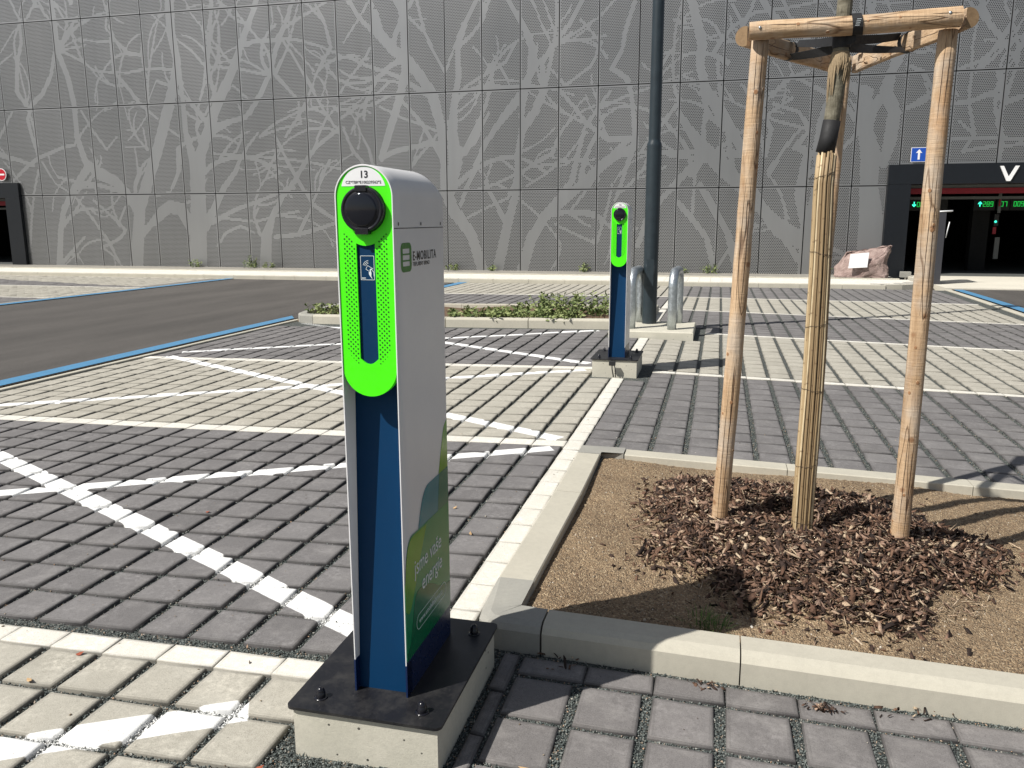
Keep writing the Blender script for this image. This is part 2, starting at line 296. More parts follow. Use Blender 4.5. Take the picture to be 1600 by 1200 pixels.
BR=[[(-18.02,9.41,0.186),(-18.07,8.09,0.18),(-17.9,7.09,0.158),(-18.1,6.38,0.19),(-18.39,5.59,0.222),(-18.98,4.13,0.213),(-19.55,2.93,0.235),(-19.96,2.01,0.238),(-20.32,-0.11,0.282)],[(-17.87,7.02,0.098),(-17.78,5.57,0.095),(-17.77,4.69,0.107),(-17.52,3.65,0.192),(-17.44,2.6,0.309),(-17.68,-0.16,0.375)],[(-14.57,9.06,0.09),(-15.34,7.53,0.129),(-15.73,6.71,0.167),(-16.4,5.67,0.188),(-16.81,4.82,0.209),(-17.23,3.94,0.211),(-17.45,2.9,0.328)],[(-16.73,4.74,0.19),(-15.95,5.01,0.094),(-15.35,5.13,0.093),(-14.9,5.62,0.052)],[(-22.88,9.58,0.054),(-22.84,8.49,0.097),(-22.85,7.68,0.117),(-22.51,6.71,0.11),(-22.36,5.73,0.11),(-22.39,4.67,0.111),(-22.13,3.74,0.139),(-21.62,3.34,0.239),(-20.91,3.03,0.198),(-20.41,2.56,0.158),(-20.1,2.01,0.198)],[(-22.07,3.51,0.159),(-22.72,2.81,0.141),(-23.3,2.03,0.122),(-23.55,1.23,0.123),(-23.79,-0.23,0.149)],[(-21.88,8.8,0.058),(-22.52,8.11,0.07),(-23.0,7.62,0.078),(-23.24,6.88,0.079),(-23.7,6.23,0.087),(-24.23,5.87,0.1),(-24.5,5.34,0.072),(-24.39,4.72,0.072),(-24.23,4.09,0.073)],[(-24.74,9.62,0.039),(-24.38,8.87,0.055),(-24.4,8.06,0.079),(-24.7,7.32,0.079),(-24.84,6.34,0.1),(-24.52,5.88,0.08)],[(-25.41,7.73,0.032),(-24.72,8.44,0.032),(-23.99,8.92,0.039),(-23.6,9.41,0.031),(-22.99,8.72,0.031)],[(-20.73,9.37,0.038),(-20.61,8.87,0.046),(-20.71,8.37,0.038),(-20.36,7.92,0.057),(-19.88,7.47,0.084),(-19.27,7.37,0.053)],[(-20.57,8.01,0.038),(-20.56,6.92,0.046),(-20.08,6.39,0.069),(-19.61,5.78,0.077),(-18.87,5.17,0.038)],[(-22.84,7.76,0.055),(-21.8,7.27,0.047),(-21.38,6.95,0.047),(-20.66,6.85,0.039),(-19.95,6.82,0.046),(-19.05,6.92,0.053),(-18.1,6.85,0.053)],[(-18.86,8.77,0.03),(-18.38,8.39,0.03),(-18.07,8.02,0.038)],[(-17.91,7.87,0.037),(-17.27,7.42,0.045),(-16.81,6.9,0.052),(-15.64,6.78,0.044),(-14.42,6.51,0.051)],[(-16.37,9.1,0.073),(-16.49,8.14,0.067),(-16.69,7.25,0.067),(-16.9,6.26,0.053),(-17.18,5.55,0.045),(-17.33,4.83,0.053),(-17.21,4.24,0.076)],[(-13.27,8.91,0.072),(-13.68,7.99,0.065),(-14.05,7.26,0.091),(-14.3,6.51,0.092),(-14.71,5.89,0.093),(-15.17,5.27,0.093)],[(-15.5,8.64,0.037),(-15.12,8.21,0.044),(-14.37,7.34,0.051),(-14.1,6.5,0.081),(-13.34,5.7,0.051)],[(-13.86,7.73,0.051),(-13.34,7.02,0.044),(-12.83,6.17,0.051),(-12.25,5.11,0.051),(-11.8,4.54,0.051)],[(-12.56,8.87,0.043),(-12.18,8.11,0.05),(-11.98,7.29,0.072),(-12.49,6.57,0.043),(-12.94,5.62,0.044),(-13.38,5.0,0.066),(-13.82,4.45,0.052)],[(-11.79,4.67,0.066),(-12.7,4.06,0.074),(-13.14,3.57,0.082),(-13.58,2.93,0.094),(-14.12,2.35,0.083),(-14.49,1.76,0.114),(-14.79,1.08,0.21),(-14.91,-0.13,0.232)],[(-15.62,3.76,0.068),(-15.91,3.25,0.095),(-16.38,2.74,0.115),(-16.88,1.92,0.155),(-17.28,1.39,0.234)],[(-14.23,4.46,0.045),(-13.79,3.58,0.067),(-13.42,2.93,0.067),(-12.89,2.12,0.075),(-12.34,1.75,0.075),(-11.94,1.53,0.075)],[(-16.71,3.93,0.038),(-15.53,3.83,0.045),(-14.28,3.74,0.045),(-12.97,3.57,0.044),(-11.86,3.33,0.044)],[(-14.88,4.62,0.037),(-15.34,4.12,0.053),(-15.62,3.76,0.061)],[(-13.27,5.56,0.044),(-13.22,4.86,0.044),(-14.22,4.67,0.045),(-14.81,4.47,0.045)],[(-20.22,0.84,0.16),(-19.61,1.39,0.119),(-19.0,2.01,0.138),(-18.64,2.08,0.235),(-18.2,2.0,0.234),(-17.74,1.16,0.235)],[(-18.63,4.94,0.046),(-18.05,4.55,0.046)],[(-19.23,2.47,0.039),(-18.59,2.62,0.039),(-18.16,3.37,0.097),(-18.14,4.11,0.096)],[(-24.04,3.77,0.048),(-23.56,2.98,0.04),(-23.03,2.66,0.04)],[(-25.85,4.75,0.057),(-25.13,5.67,0.048)],[(-25.5,3.09,0.049),(-24.74,3.63,0.073),(-24.21,3.93,0.073),(-23.01,4.3,0.064),(-22.53,4.36,0.056)],[(-25.09,0.41,0.058),(-24.78,1.88,0.058),(-24.57,2.68,0.049),(-24.27,3.46,0.049)],[(-22.67,2.42,0.056),(-22.09,1.71,0.056),(-21.44,0.84,0.056),(-21.06,0.04,0.057)],[(-21.93,2.34,0.048),(-21.24,1.78,0.056),(-20.64,1.23,0.064),(-20.96,0.92,0.064),(-21.75,0.6,0.073)],[(-21.11,2.87,0.048),(-21.12,2.02,0.048),(-20.91,1.39,0.056)],[(-16.8,0.7,0.055),(-16.42,1.16,0.054),(-15.79,1.39,0.054),(-15.29,1.16,0.038)],[(-16.64,1.69,0.046),(-15.18,1.54,0.046),(-14.32,1.76,0.053),(-13.48,1.9,0.045)],[(-14.45,1.01,0.076),(-13.53,1.09,0.076),(-12.69,1.31,0.075),(-11.94,1.53,0.052)],[(-15.06,1.99,0.053),(-15.25,1.76,0.054),(-15.04,1.08,0.077)],[(-20.2,4.46,0.031),(-19.7,4.89,0.031),(-19.3,5.33,0.031)],[(-19.52,4.89,0.039),(-19.42,4.14,0.039)],[(-20.32,4.24,0.023),(-19.5,4.22,0.023)],[(-22.1,5.57,0.039),(-21.63,4.8,0.055),(-21.15,4.18,0.047),(-20.64,4.62,0.031)],[(-25.46,7.36,0.032),(-24.83,7.71,0.032)],[(-20.12,5.21,0.023),(-20.35,6.4,0.031)],[(-16.32,5.67,0.03),(-15.77,6.22,0.03),(-15.22,5.77,0.037)],[(-17.8,6.3,0.03),(-17.42,5.71,0.03),(-17.22,5.12,0.038)],[(-18.83,6.48,0.023),(-19.26,5.77,0.023)],[(-10.33,8.27,0.105),(-10.2,7.67,0.141),(-9.77,7.12,0.176),(-9.26,6.76,0.176),(-8.75,6.14,0.176),(-8.39,5.53,0.193),(-8.12,4.57,0.159),(-8.06,3.48,0.125),(-8.01,2.5,0.179),(-7.72,1.87,0.215),(-7.13,1.1,0.179),(-6.77,-0.04,0.18)],[(-9.49,8.74,0.208),(-9.36,8.21,0.157),(-9.35,7.3,0.123),(-9.34,6.43,0.141),(-9.59,5.5,0.142),(-9.93,4.62,0.136),(-10.27,3.66,0.127)],[(-11.33,8.79,0.078),(-10.87,8.1,0.078),(-10.35,7.61,0.078),(-9.99,7.26,0.106)],[(-10.54,8.68,0.035),(-10.94,8.11,0.042),(-11.51,7.41,0.036)],[(-10.44,7.35,0.035),(-10.85,6.77,0.05),(-11.25,6.38,0.043),(-11.74,5.78,0.043)],[(-8.91,8.64,0.048),(-8.64,7.59,0.056),(-8.29,6.85,0.056),(-8.01,6.38,0.063)],[(-6.86,8.51,0.068),(-7.26,7.77,0.086),(-7.52,7.07,0.097),(-7.5,6.16,0.097),(-7.66,5.37,0.122),(-7.75,4.43,0.176),(-7.65,3.47,0.248),(-7.86,2.5,0.179)],[(-5.57,7.11,0.047),(-5.92,6.54,0.055),(-6.49,6.25,0.055),(-7.21,5.88,0.049),(-7.43,5.69,0.049)],[(-5.88,8.45,0.067),(-5.36,7.67,0.084),(-5.05,6.95,0.135),(-5.08,6.25,0.119),(-5.36,5.55,0.154),(-5.78,5.1,0.138),(-6.21,4.59,0.104),(-6.65,3.99,0.088),(-6.95,3.32,0.099),(-7.33,2.5,0.071),(-7.49,2.08,0.072)],[(-3.43,8.3,0.072),(-3.85,7.58,0.073),(-4.33,7.04,0.074),(-4.73,6.43,0.085),(-4.66,5.65,0.136),(-4.94,5.01,0.137),(-5.36,4.5,0.121),(-5.5,3.7,0.111),(-5.58,2.48,0.119),(-5.87,1.45,0.159),(-6.21,-0.03,0.187)],[(-6.5,4.99,0.042),(-6.94,4.27,0.07),(-7.32,3.74,0.088)],[(-4.11,5.57,0.061),(-3.69,5.1,0.061),(-3.27,4.57,0.068),(-2.58,4.09,0.101),(-1.85,4.08,0.067)],[(-2.55,5.51,0.047),(-2.94,5.01,0.054),(-3.34,4.44,0.061),(-3.54,3.66,0.085),(-3.73,2.8,0.103),(-4.22,2.13,0.156),(-4.64,1.65,0.175),(-5.07,0.96,0.176),(-5.36,-0.02,0.185)],[(-1.71,3.88,0.101),(-2.64,3.38,0.153),(-3.45,2.66,0.155),(-4.15,2.06,0.156)],[(-1.82,8.2,0.065),(-2.12,7.24,0.072),(-2.18,6.81,0.066),(-2.5,6.2,0.083),(-2.02,5.87,0.083),(-1.88,5.42,0.073),(-1.79,4.65,0.073),(-1.71,4.01,0.094),(-2.02,3.1,0.068),(-2.21,2.44,0.068),(-2.34,2.18,0.048)],[(-4.39,6.22,0.034),(-3.97,5.75,0.047),(-3.17,6.29,0.047),(-2.84,6.97,0.04),(-3.52,7.69,0.04)],[(-4.12,7.03,0.033),(-3.65,7.32,0.033),(-2.92,7.72,0.04),(-2.41,8.24,0.039)],[(-10.29,5.32,0.036),(-9.54,4.95,0.043),(-8.71,4.66,0.05),(-8.19,4.44,0.05)],[(-8.71,4.59,0.036),(-9.2,3.36,0.036)],[(-11.64,4.67,0.051),(-11.35,3.96,0.058),(-10.98,3.53,0.058)],[(-7.27,1.66,0.043),(-6.53,2.01,0.043),(-5.87,2.28,0.049)],[(-6.89,2.56,0.057),(-6.23,2.76,0.049),(-5.5,3.09,0.049),(-5.07,3.29,0.049),(-4.37,3.67,0.048)],[(-6.34,6.76,0.027),(-6.06,6.36,0.034),(-5.78,5.82,0.034)],[(-9.07,8.0,0.035),(-8.56,7.97,0.021)],[(-4.28,1.45,0.042),(-3.71,1.17,0.042),(-2.94,0.83,0.049)],[(-2.87,0.9,0.055),(-2.54,2.05,0.048),(-2.42,2.71,0.034)],[(-7.93,6.37,0.042),(-7.63,7.08,0.041),(-7.33,7.78,0.041)],[(-3.27,4.31,0.047),(-3.95,3.53,0.041),(-4.65,3.01,0.049),(-5.21,2.68,0.042)],[(-11.25,6.31,0.043),(-10.56,6.21,0.043),(-9.88,6.12,0.05),(-9.43,6.04,0.042)],[(-11.78,4.95,0.051),(-11.14,5.35,0.05),(-10.51,5.4,0.05),(-9.81,5.71,0.043)],[(-11.09,4.66,0.036),(-10.72,3.95,0.051),(-10.59,3.31,0.073)],[(-1.5,3.74,0.054),(-0.81,4.62,0.046),(-0.43,5.11,0.046)],[(-1.56,0.77,0.086),(-1.25,1.77,0.085),(-0.54,2.56,0.084),(0.03,3.2,0.083)],[(-1.05,6.08,0.046),(-0.5,6.97,0.039)],[(-0.16,8.1,0.097),(0.21,6.8,0.114),(0.17,6.18,0.098),(0.4,5.36,0.115),(0.87,4.72,0.132),(1.28,4.14,0.115),(1.63,3.49,0.083)],[(0.99,6.21,0.065),(0.54,6.47,0.065),(0.77,6.89,0.052),(1.13,7.24,0.045),(1.67,7.57,0.038)],[(1.84,7.98,0.064),(2.17,7.54,0.07),(2.62,7.1,0.07),(3.23,6.83,0.063)],[(-0.42,4.82,0.067),(-0.08,4.3,0.1),(0.4,3.71,0.167),(0.88,3.25,0.2),(1.35,2.79,0.166),(1.82,2.33,0.15),(2.29,1.81,0.133),(2.77,1.29,0.199),(3.49,0.9,0.199)],[(0.04,3.0,0.101),(0.22,3.26,0.101),(0.53,3.71,0.1)],[(0.32,2.61,0.084),(0.74,1.95,0.084),(1.23,1.15,0.084),(1.55,-0.05,0.085)],[(-0.33,2.09,0.068),(0.09,1.62,0.068),(0.58,1.02,0.068),(0.89,-0.06,0.068)],[(2.29,5.23,0.045),(2.82,5.7,0.051),(3.3,5.86,0.045)],[(2.37,4.98,0.039),(3.13,4.71,0.039),(3.46,4.2,0.045),(3.06,3.71,0.065),(3.44,3.58,0.097),(3.37,2.83,0.131),(3.27,2.32,0.115),(3.52,1.42,0.132),(3.67,-0.02,0.233)],[(4.53,5.39,0.095),(4.95,5.19,0.158),(4.88,4.65,0.127),(5.04,4.04,0.175),(5.21,3.42,0.223),(5.21,2.61,0.193),(5.34,1.67,0.259),(5.41,-0.0,0.295)],[(5.65,5.94,0.093),(5.48,5.23,0.141),(5.76,4.62,0.141),(5.71,3.84,0.142),(5.58,3.17,0.096)],[(5.54,5.23,0.11),(5.16,4.76,0.111),(5.03,4.16,0.127)],[(6.0,5.92,0.043),(6.41,5.73,0.043),(6.75,5.18,0.037),(6.1,4.73,0.044)],[(7.21,5.69,0.037),(7.91,5.95,0.043),(8.41,6.39,0.042),(9.14,6.63,0.042)],[(7.18,4.82,0.037),(7.73,4.85,0.043),(8.27,5.07,0.061),(8.68,4.82,0.061),(9.31,5.03,0.048)],[(7.32,3.86,0.037),(8.0,3.84,0.037),(9.44,3.8,0.037)],[(8.38,5.64,0.061),(8.65,5.05,0.061),(8.51,4.3,0.061),(8.67,3.82,0.061),(8.62,3.17,0.062)],[(7.5,4.33,0.031),(7.93,3.96,0.037),(7.7,3.49,0.037)],[(4.76,7.79,0.062),(4.97,7.32,0.062),(5.36,6.71,0.056)],[(5.33,7.07,0.062),(5.9,6.4,0.077),(5.66,5.88,0.093)],[(7.74,7.61,0.048),(8.03,6.92,0.06),(8.4,6.5,0.06)],[(8.7,7.22,0.036),(8.4,6.5,0.048),(8.06,6.06,0.043),(7.82,5.67,0.037)],[(3.94,5.17,0.045),(3.75,4.44,0.08),(3.69,3.58,0.097),(3.79,2.95,0.081),(3.67,1.99,0.098),(3.85,1.03,0.132),(3.92,-0.02,0.199)],[(1.47,5.51,0.039),(1.99,5.05,0.046),(2.35,4.23,0.052),(2.2,3.48,0.066)],[(3.16,4.21,0.032),(2.7,3.6,0.046),(2.36,2.97,0.066)],[(1.04,7.84,0.039),(1.38,7.22,0.039),(1.9,6.71,0.039)],[(6.57,7.17,0.043),(6.9,6.58,0.043),(7.26,5.69,0.037)],[(4.13,6.01,0.038),(4.53,5.39,0.057)]]
# ---------------------------------------------------------------- mesh helpers
def tag(o, label=None, cat=None, group=None, kind=None):
    if label: o['label'] = label
    if cat: o['category'] = cat
    if group: o['group'] = group
    if kind: o['kind'] = kind
    return o
def thing(name, label, cat, loc=(0, 0, 0), group=None):
    o = bpy.data.objects.new(name, None); C.objects.link(o); o.location = loc; o.empty_display_size = .2
    return tag(o, label, cat, group)
def link(name, me, mats, parent=None):
    for mm in (mats if isinstance(mats, (list, tuple)) else [mats]): me.materials.append(MT[mm] if isinstance(mm, str) else mm)
    o = bpy.data.objects.new(name, me); C.objects.link(o)
    if parent is not None:
        o.parent = parent; off = Vector(); q = parent
        while q is not None: off += q.location; q = q.parent
        me.transform(Matrix.Translation(-off))
    return o
class MB:
    def __init__(s): s.v = []; s.f = []; s.sm = []; s.t = []; s.mi = []; s.tv = 0.; s.m = 0
    def add(s, vs, fs, smooth=False, tint=None):
        k = len(s.v); s.v += [tuple(v) for v in vs]
        for f in fs: s.f.append(tuple(i+k for i in f)); s.sm.append(smooth); s.t.append(s.tv if tint is None else tint); s.mi.append(s.m)
        return s
    def box(s, x0, y0, z0, x1, y1, z1, c=0, tint=None):
        if c == 0:
            vs = [(x, y, z) for z in (z0, z1) for y in (y0, y1) for x in (x0, x1)]
            return s.add(vs, [(0, 2, 3, 1), (4, 5, 7, 6), (0, 1, 5, 4), (2, 6, 7, 3), (0, 4, 6, 2), (1, 3, 7, 5)], tint=tint)
        X = (x0, x0+c, x1-c, x1); Y = (y0, y0+c, y1-c, y1)
        vs = []
        def ring(a, b, cc, d, z): return [(a, cc, z), (b, cc, z), (b, d, z), (a, d, z)]
        rings = [ring(x0+c, x1-c, y0+c, y1-c, z0), ring(x0, x1, y0, y1, z0+c), ring(x0, x1, y0, y1, z1-c), ring(x0+c, x1-c, y0+c, y1-c, z1)]
        for r_ in rings: vs += r_
        fs = [(3, 2, 1, 0), (12, 13, 14, 15)]
        for k in range(3):
            for i in range(4): a = 4*k+i; b = 4*k+(i+1) % 4; fs.append((a, b, b+4, a+4))
        return s.add(vs, fs, tint=tint)
    def tube(s, pts, rad, seg=12, caps=True, smooth=True, tint=None, flat=None, squash=None):
        pts = [Vector(p) for p in pts]; n = len(pts)
        rad = [rad]*n if not isinstance(rad, (list, tuple)) else rad
        vs = []; fs = []; d0 = (pts[1]-pts[0]).normalized()
        a = d0.orthogonal().normalized()
        if abs(d0.z) < .9: a = d0.cross(Vector((0, 0, 1))).normalized()
        for i, p in enumerate(pts):
            d = (pts[min(i+1, n-1)]-pts[max(i-1, 0)]).normalized()
            a = (a-d*a.dot(d)).normalized(); b = d.cross(a)
            for k in range(seg):
                th = 2*math.pi*k/seg; ca, sa = math.cos(th), math.sin(th)
                if flat is not None and ca*flat[0]+sa*flat[1] > flat[2]:
                    e = ca*flat[0]+sa*flat[1]-flat[2]; ca -= e*flat[0]; sa -= e*flat[1]
                vs.append(p+(a*ca+b*sa)*rad[i])
        for i in range(n-1):
            for k in range(seg): fs.append((i*seg+k, i*seg+(k+1) % seg, (i+1)*seg+(k+1) % seg, (i+1)*seg+k))
        s.add(vs, fs, smooth, tint)
        if caps:
            k0 = len(s.v)-len(vs)
            for ring in (tuple(k0+k for k in reversed(range(seg))), tuple(k0+(n-1)*seg+k for k in range(seg))):
                s.f.append(ring); s.sm.append(False); s.t.append(s.tv if tint is None else tint); s.mi.append(s.m)
        return s
    def lathe(s, prof, c, axis='z', seg=32, smooth=True):
        vs = []; fs = []
        for r_, h in prof:
            for k in range(seg):
                th = 2*math.pi*k/seg; a, b = r_*math.cos(th), r_*math.sin(th)
                vs.append((c[0]+a, c[1]+b, c[2]+h) if axis == 'z' else (c[0]+a, c[1]+h, c[2]+b))
        for i in range(len(prof)-1):
            for k in range(seg):
                q = (i*seg+k, i*seg+(k+1) % seg, (i+1)*seg+(k+1) % seg, (i+1)*seg+k)
                fs.append(q)
        return s.add(vs, fs, smooth)
    def build(s, name, mats, parent=None, attrs=True):
        me = bpy.data.meshes.new(name); me.from_pydata(s.v, [], s.f)
        me.polygons.foreach_set('use_smooth', s.sm)
        if any(s.mi): me.polygons.foreach_set('material_index', s.mi)
        if attrs and any(t != 0 for t in s.t):
            a = me.attributes.new('tint', 'FLOAT', 'FACE'); a.data.foreach_set('value', s.t)
        me.update(); return link(name, me, mats, parent)
def fastmesh(name, verts, quads, mats, attrs={}, tri=False, parent=None):
    me = bpy.data.meshes.new(name); nv = len(verts); nf = len(quads); k = quads.shape[1]
    me.vertices.add(nv); me.vertices.foreach_set('co', np.asarray(verts, np.float32).ravel())
    me.loops.add(nf*k); me.loops.foreach_set('vertex_index', np.asarray(quads, np.int32).ravel())
    me.polygons.add(nf); me.polygons.foreach_set('loop_start', np.arange(0, nf*k, k, dtype=np.int32))
    for an, av in attrs.items():
        a = me.attributes.new(an, 'FLOAT', 'FACE'); a.data.foreach_set('value', np.asarray(av, np.float32))
    me.update(calc_edges=True); me.validate(); return link(name, me, mats, parent)
def shape2d(name, splines, mat, parent, frame, ext=.0005):
    """flat outline(s) (holes allowed) in a plane: frame = (origin, u, v); thickness ext"""
    cu = bpy.data.curves.new(name, 'CURVE'); cu.dimensions = '2D'; cu.fill_mode = 'BOTH'; cu.extrude = ext
    for sp in splines:
        q = cu.splines.new('POLY'); q.points.add(len(sp)-1)
        for i, (a, b) in enumerate(sp): q.points[i].co = (a, b, 0, 1)
        q.use_cyclic_u = True
    return curve_mesh(name, cu, mat, parent, frame)
TS = bpy.data.scenes.new('scratch')
def to_mesh(cu):
    tmp = bpy.data.objects.new('tmp', cu); TS.collection.objects.link(tmp)
    vl = TS.view_layers[0]; vl.update(); me = bpy.data.meshes.new_from_object(tmp.evaluated_get(vl.depsgraph))
    bpy.data.objects.remove(tmp); return me
def curve_mesh(name, cu, mat, parent, frame):
    me = to_mesh(cu); me.name = name; me.materials.clear()
    o, u, v = (Vector(a) for a in frame); w = u.cross(v)
    M = Matrix((u, v, w)).transposed().to_4x4(); M.translation = o; me.transform(M)
    for pl in me.polygons: pl.use_smooth = False
    return link(name, me, mat, parent)
def text(name, body, mat, parent, frame, size, sx=1., bold=0., align='LEFT', ext=.0004, spacing=1., shear=0):
    cu = bpy.data.curves.new(name, 'FONT'); cu.body = body; cu.size = 1; cu.extrude = ext/size if size else ext
    cu.offset = bold; cu.align_x = align; cu.space_character = spacing; cu.resolution_u = 3; cu.shear = shear
    o, u, v = (Vector(a) for a in frame)
    me = to_mesh(cu); me.name = name; me.materials.clear()
    w = u.cross(v); M = Matrix((u*size*sx, v*size, w*size)).transposed().to_4x4(); M.translation = o; me.transform(M)
    return link(name, me, mat, parent)
def arc(cx, cy, r, a0, a1, n=12): return [(cx+r*math.cos(R(a0+(a1-a0)*i/n)), cy+r*math.sin(R(a0+(a1-a0)*i/n))) for i in range(n+1)]
def rrect(x0, y0, x1, y1, r, n=6):
    return arc(x1-r, y1-r, r, 0, 90, n)+arc(x0+r, y1-r, r, 90, 180, n)+arc(x0+r, y0+r, r, 180, 270, n)+arc(x1-r, y0+r, r, 270, 360, n)
def stroke(pts, w):
    """outline of a polyline of width w (no closing)"""
    P = [Vector(p) for p in pts]; L = []; Rr = []
    for i, p in enumerate(P):
        d = (P[min(i+1, len(P)-1)]-P[max(i-1, 0)]).normalized(); n_ = Vector((-d.y, d.x))*w/2
        L.append(tuple(p+n_)); Rr.append(tuple(p-n_))
    return L+Rr[::-1]
# ---------------------------------------------------------------- ground sheets
def sheet(name, x0, x1, y0, y1, dz, mat, step=.5, kind='structure', zf=None):
    xs = np.linspace(x0, x1, max(2, int((x1-x0)/step)+1)); ys = np.linspace(y0, y1, max(2, int((y1-y0)/step)+1))
    X, Y = np.meshgrid(xs, ys); Z = gz(X, Y)+dz if zf is None else zf(X, Y)
    nx, ny = len(xs), len(ys); i = np.arange(nx-1)[None, :]+np.arange(ny-1)[:, None]*nx
    q = np.stack([i, i+1, i+1+nx, i+nx], -1).reshape(-1, 4)
    o = fastmesh(name, np.stack([X, Y, Z], -1).reshape(-1, 3), q, mat)
    if kind: o['kind'] = kind
    return o
def strip(name, quads, dz, mat, kind='structure', thick=None):
    """list of 4-corner xy quads laid on the terrain"""
    b = MB()
    for q in quads:
        n = 12
        for i in range(n):
            def L(a, c, t): return (a[0]+(c[0]-a[0])*t, a[1]+(c[1]-a[1])*t)
            a, b_ = L(q[0], q[3], i/n), L(q[1], q[2], i/n); c, d = L(q[1], q[2], (i+1)/n), L(q[0], q[3], (i+1)/n)
            b.add([(x, y, g1(x, y)+dz) for x, y in (a, b_, c, d)], [(0, 1, 2, 3)])
    o = b.build(name, mat); o['kind'] = kind; return o
big = MB(); big.add([(-400, -400, -.35), (400, -400, -.35), (400, 400, -.35), (-400, 400, -.35)], [(0, 1, 2, 3)])
o = big.build('ground', 'asphalt'); o['kind'] = 'structure'
sheet('gravel_bed', -6.1, .10, -8, 16.45, -.018, 'gravel')
sheet('gravel_bed', .10, 14, -.10, 16.45, -.0125, 'gravel')
sheet('gravel_bed', .10, 14, -8, -2.70, -.0125, 'gravel')
sheet('gravel_bed', 4.3, 14, -2.70, -.10, -.0125, 'gravel')
sheet('gravel_bed', .10, .30, -2.70, -.10, -.0125, 'gravel')
sheet('gravel_bed', -32, -13.24, -8, 16.45, -.019, 'gravel', 1.)
# ---------------------------------------------------------------- paving
RECTS = []
def pavers(name, rects, mat, seed, jit=.0016, ch=.0055, cut=None):
    r_ = np.array(rects, float); n = len(r_); g = np.random.default_rng(seed)
    RECTS.append(r_)
    dz = g.normal(0, jit, n); tx = g.normal(0, .0035, n); ty = g.normal(0, .0035, n)
    def ring(ins, z):
        x0, x1, y0, y1 = r_[:, 0]+ins, r_[:, 1]-ins, r_[:, 2]+ins, r_[:, 3]-ins
        P = np.stack([np.stack([x0, y0], -1), np.stack([x1, y0], -1), np.stack([x1, y1], -1), np.stack([x0, y1], -1)], 1)
        cx = (r_[:, 0]+r_[:, 1])/2; cy = (r_[:, 2]+r_[:, 3])/2
        Z = gz(P[..., 0], P[..., 1])+z+dz[:, None]+(P[..., 0]-cx[:, None])*tx[:, None]+(P[..., 1]-cy[:, None])*ty[:, None]
        return np.concatenate([P, Z[..., None]], -1)
    V = np.stack([ring(0, -.05), ring(0, -ch), ring(ch, 0), ring(ch+.011, .0004)], 1)   # n,4 rings,4,3
    V = V+np.concatenate([g.normal(0, .0009, V.shape[:3]+(2,)), np.zeros(V.shape[:3]+(1,))], -1)
    base = (np.arange(n)*16)[:, None, None]
    F = [[12, 13, 14, 15]]
    for k in range(3):
        for i in range(4): j = (i+1) % 4; F.append([4*k+i, 4*k+j, 4*k+4+j, 4*k+4+i])
    F = np.array(F)[None]+base
    t = np.repeat(np.clip(g.normal(.5, .28, n), 0, 1), 13); e = np.tile(np.array([0]+[1]*4+[.62]*4+[.22]*4, float), n)
    o = fastmesh(name, V.reshape(-1, 3), F.reshape(-1, 4), mat, {'tint': t, 'edge': e}); o['kind'] = 'structure'
    return o
def grid(x0s, w, ys, d, keep=None):
    out = []
    for y in ys:
        for x in x0s:
            q = (x, x+w, y, y+d)
            if keep is None or keep(q): out.append(q)
    return out
# left bays: columns every 0.235 m, block 0.207 wide; 12 rows per bay
COLL = [-.235*(i+1)+.014 for i in range(25)]
def bay(x0s, w, ylo, yhi, n, gap=.017, keep=None, topgap=0.):
    p = (yhi-ylo)/n; return grid(x0s, w, [ylo+p*i+gap for i in range(n)], p-gap, keep)
inbase1 = lambda q: not (q[0] < .30 and q[1] > -.18 and q[2] < -2.9 and q[3] > -3.56)
inbase2 = lambda q: not (q[0] < .27 and q[1] > -.22 and q[2] < 3.45 and q[3] > 2.79)
notbed2 = lambda q: not (q[3] > 6.62 and q[2] < 9.05 and q[1] > -6.4 and q[0] < .02)
slabk = lambda q: not (q[1] > -.43 and q[0] < .71 and q[3] > 5.68 and q[2] < 6.9)
dk, lt, cm = [], [], []
lt += bay(COLL, .205, -3.18-.251*9, -3.185, 9, .026, keep=inbase1)
dk += grid(COLL, .205, [-.2512*(j+1)+.024 for j in range(12)], .226, inbase1)
lt += bay(COLL, .205, .162, 3.125, 12, .019, keep=inbase2)
dk += bay(COLL, .205, 3.285, 6.4, 12, .020, keep=lambda q: inbase2(q) and slabk(q) and notbed2(q))
dk += bay(COLL, .207, 9.85, 12.85, 12, .014)
lt += bay(COLL, .207, 13.0, 16.4, 14, .014)
# cream divider rows (along X) and the cream column (along Y)
for y0, y1 in ((-3.178, -3.058), (.0, .158), (3.13, 3.28)):
    cm += [(-.235*(i+1)+.003, -.235*i-.001, y0+.002, y1-.002) for i in range(25) if inbase1((-.235*(i+1), -.235*i, y0, y1)) and inbase2((-.235*(i+1), -.235*i, y0, y1))]
for y0, y1 in ((9.7, 9.83), (12.87, 12.99)): cm += [(-.235*(i+1)+.003, -.235*i-.001, y0, y1) for i in range(25)]
def colcream(y0, y1):
    n = round((y1-y0)/.2512); p = (y1-y0)/n; return [(.003, .126, y0+p*i+.0015, y0+p*(i+1)-.0015) for i in range(n)]
cm += [q for q in colcream(-3.05, 5.66) if inbase1(q) and inbase2(q)]+colcream(6.9, 9.6)+colcream(9.85, 12.8)
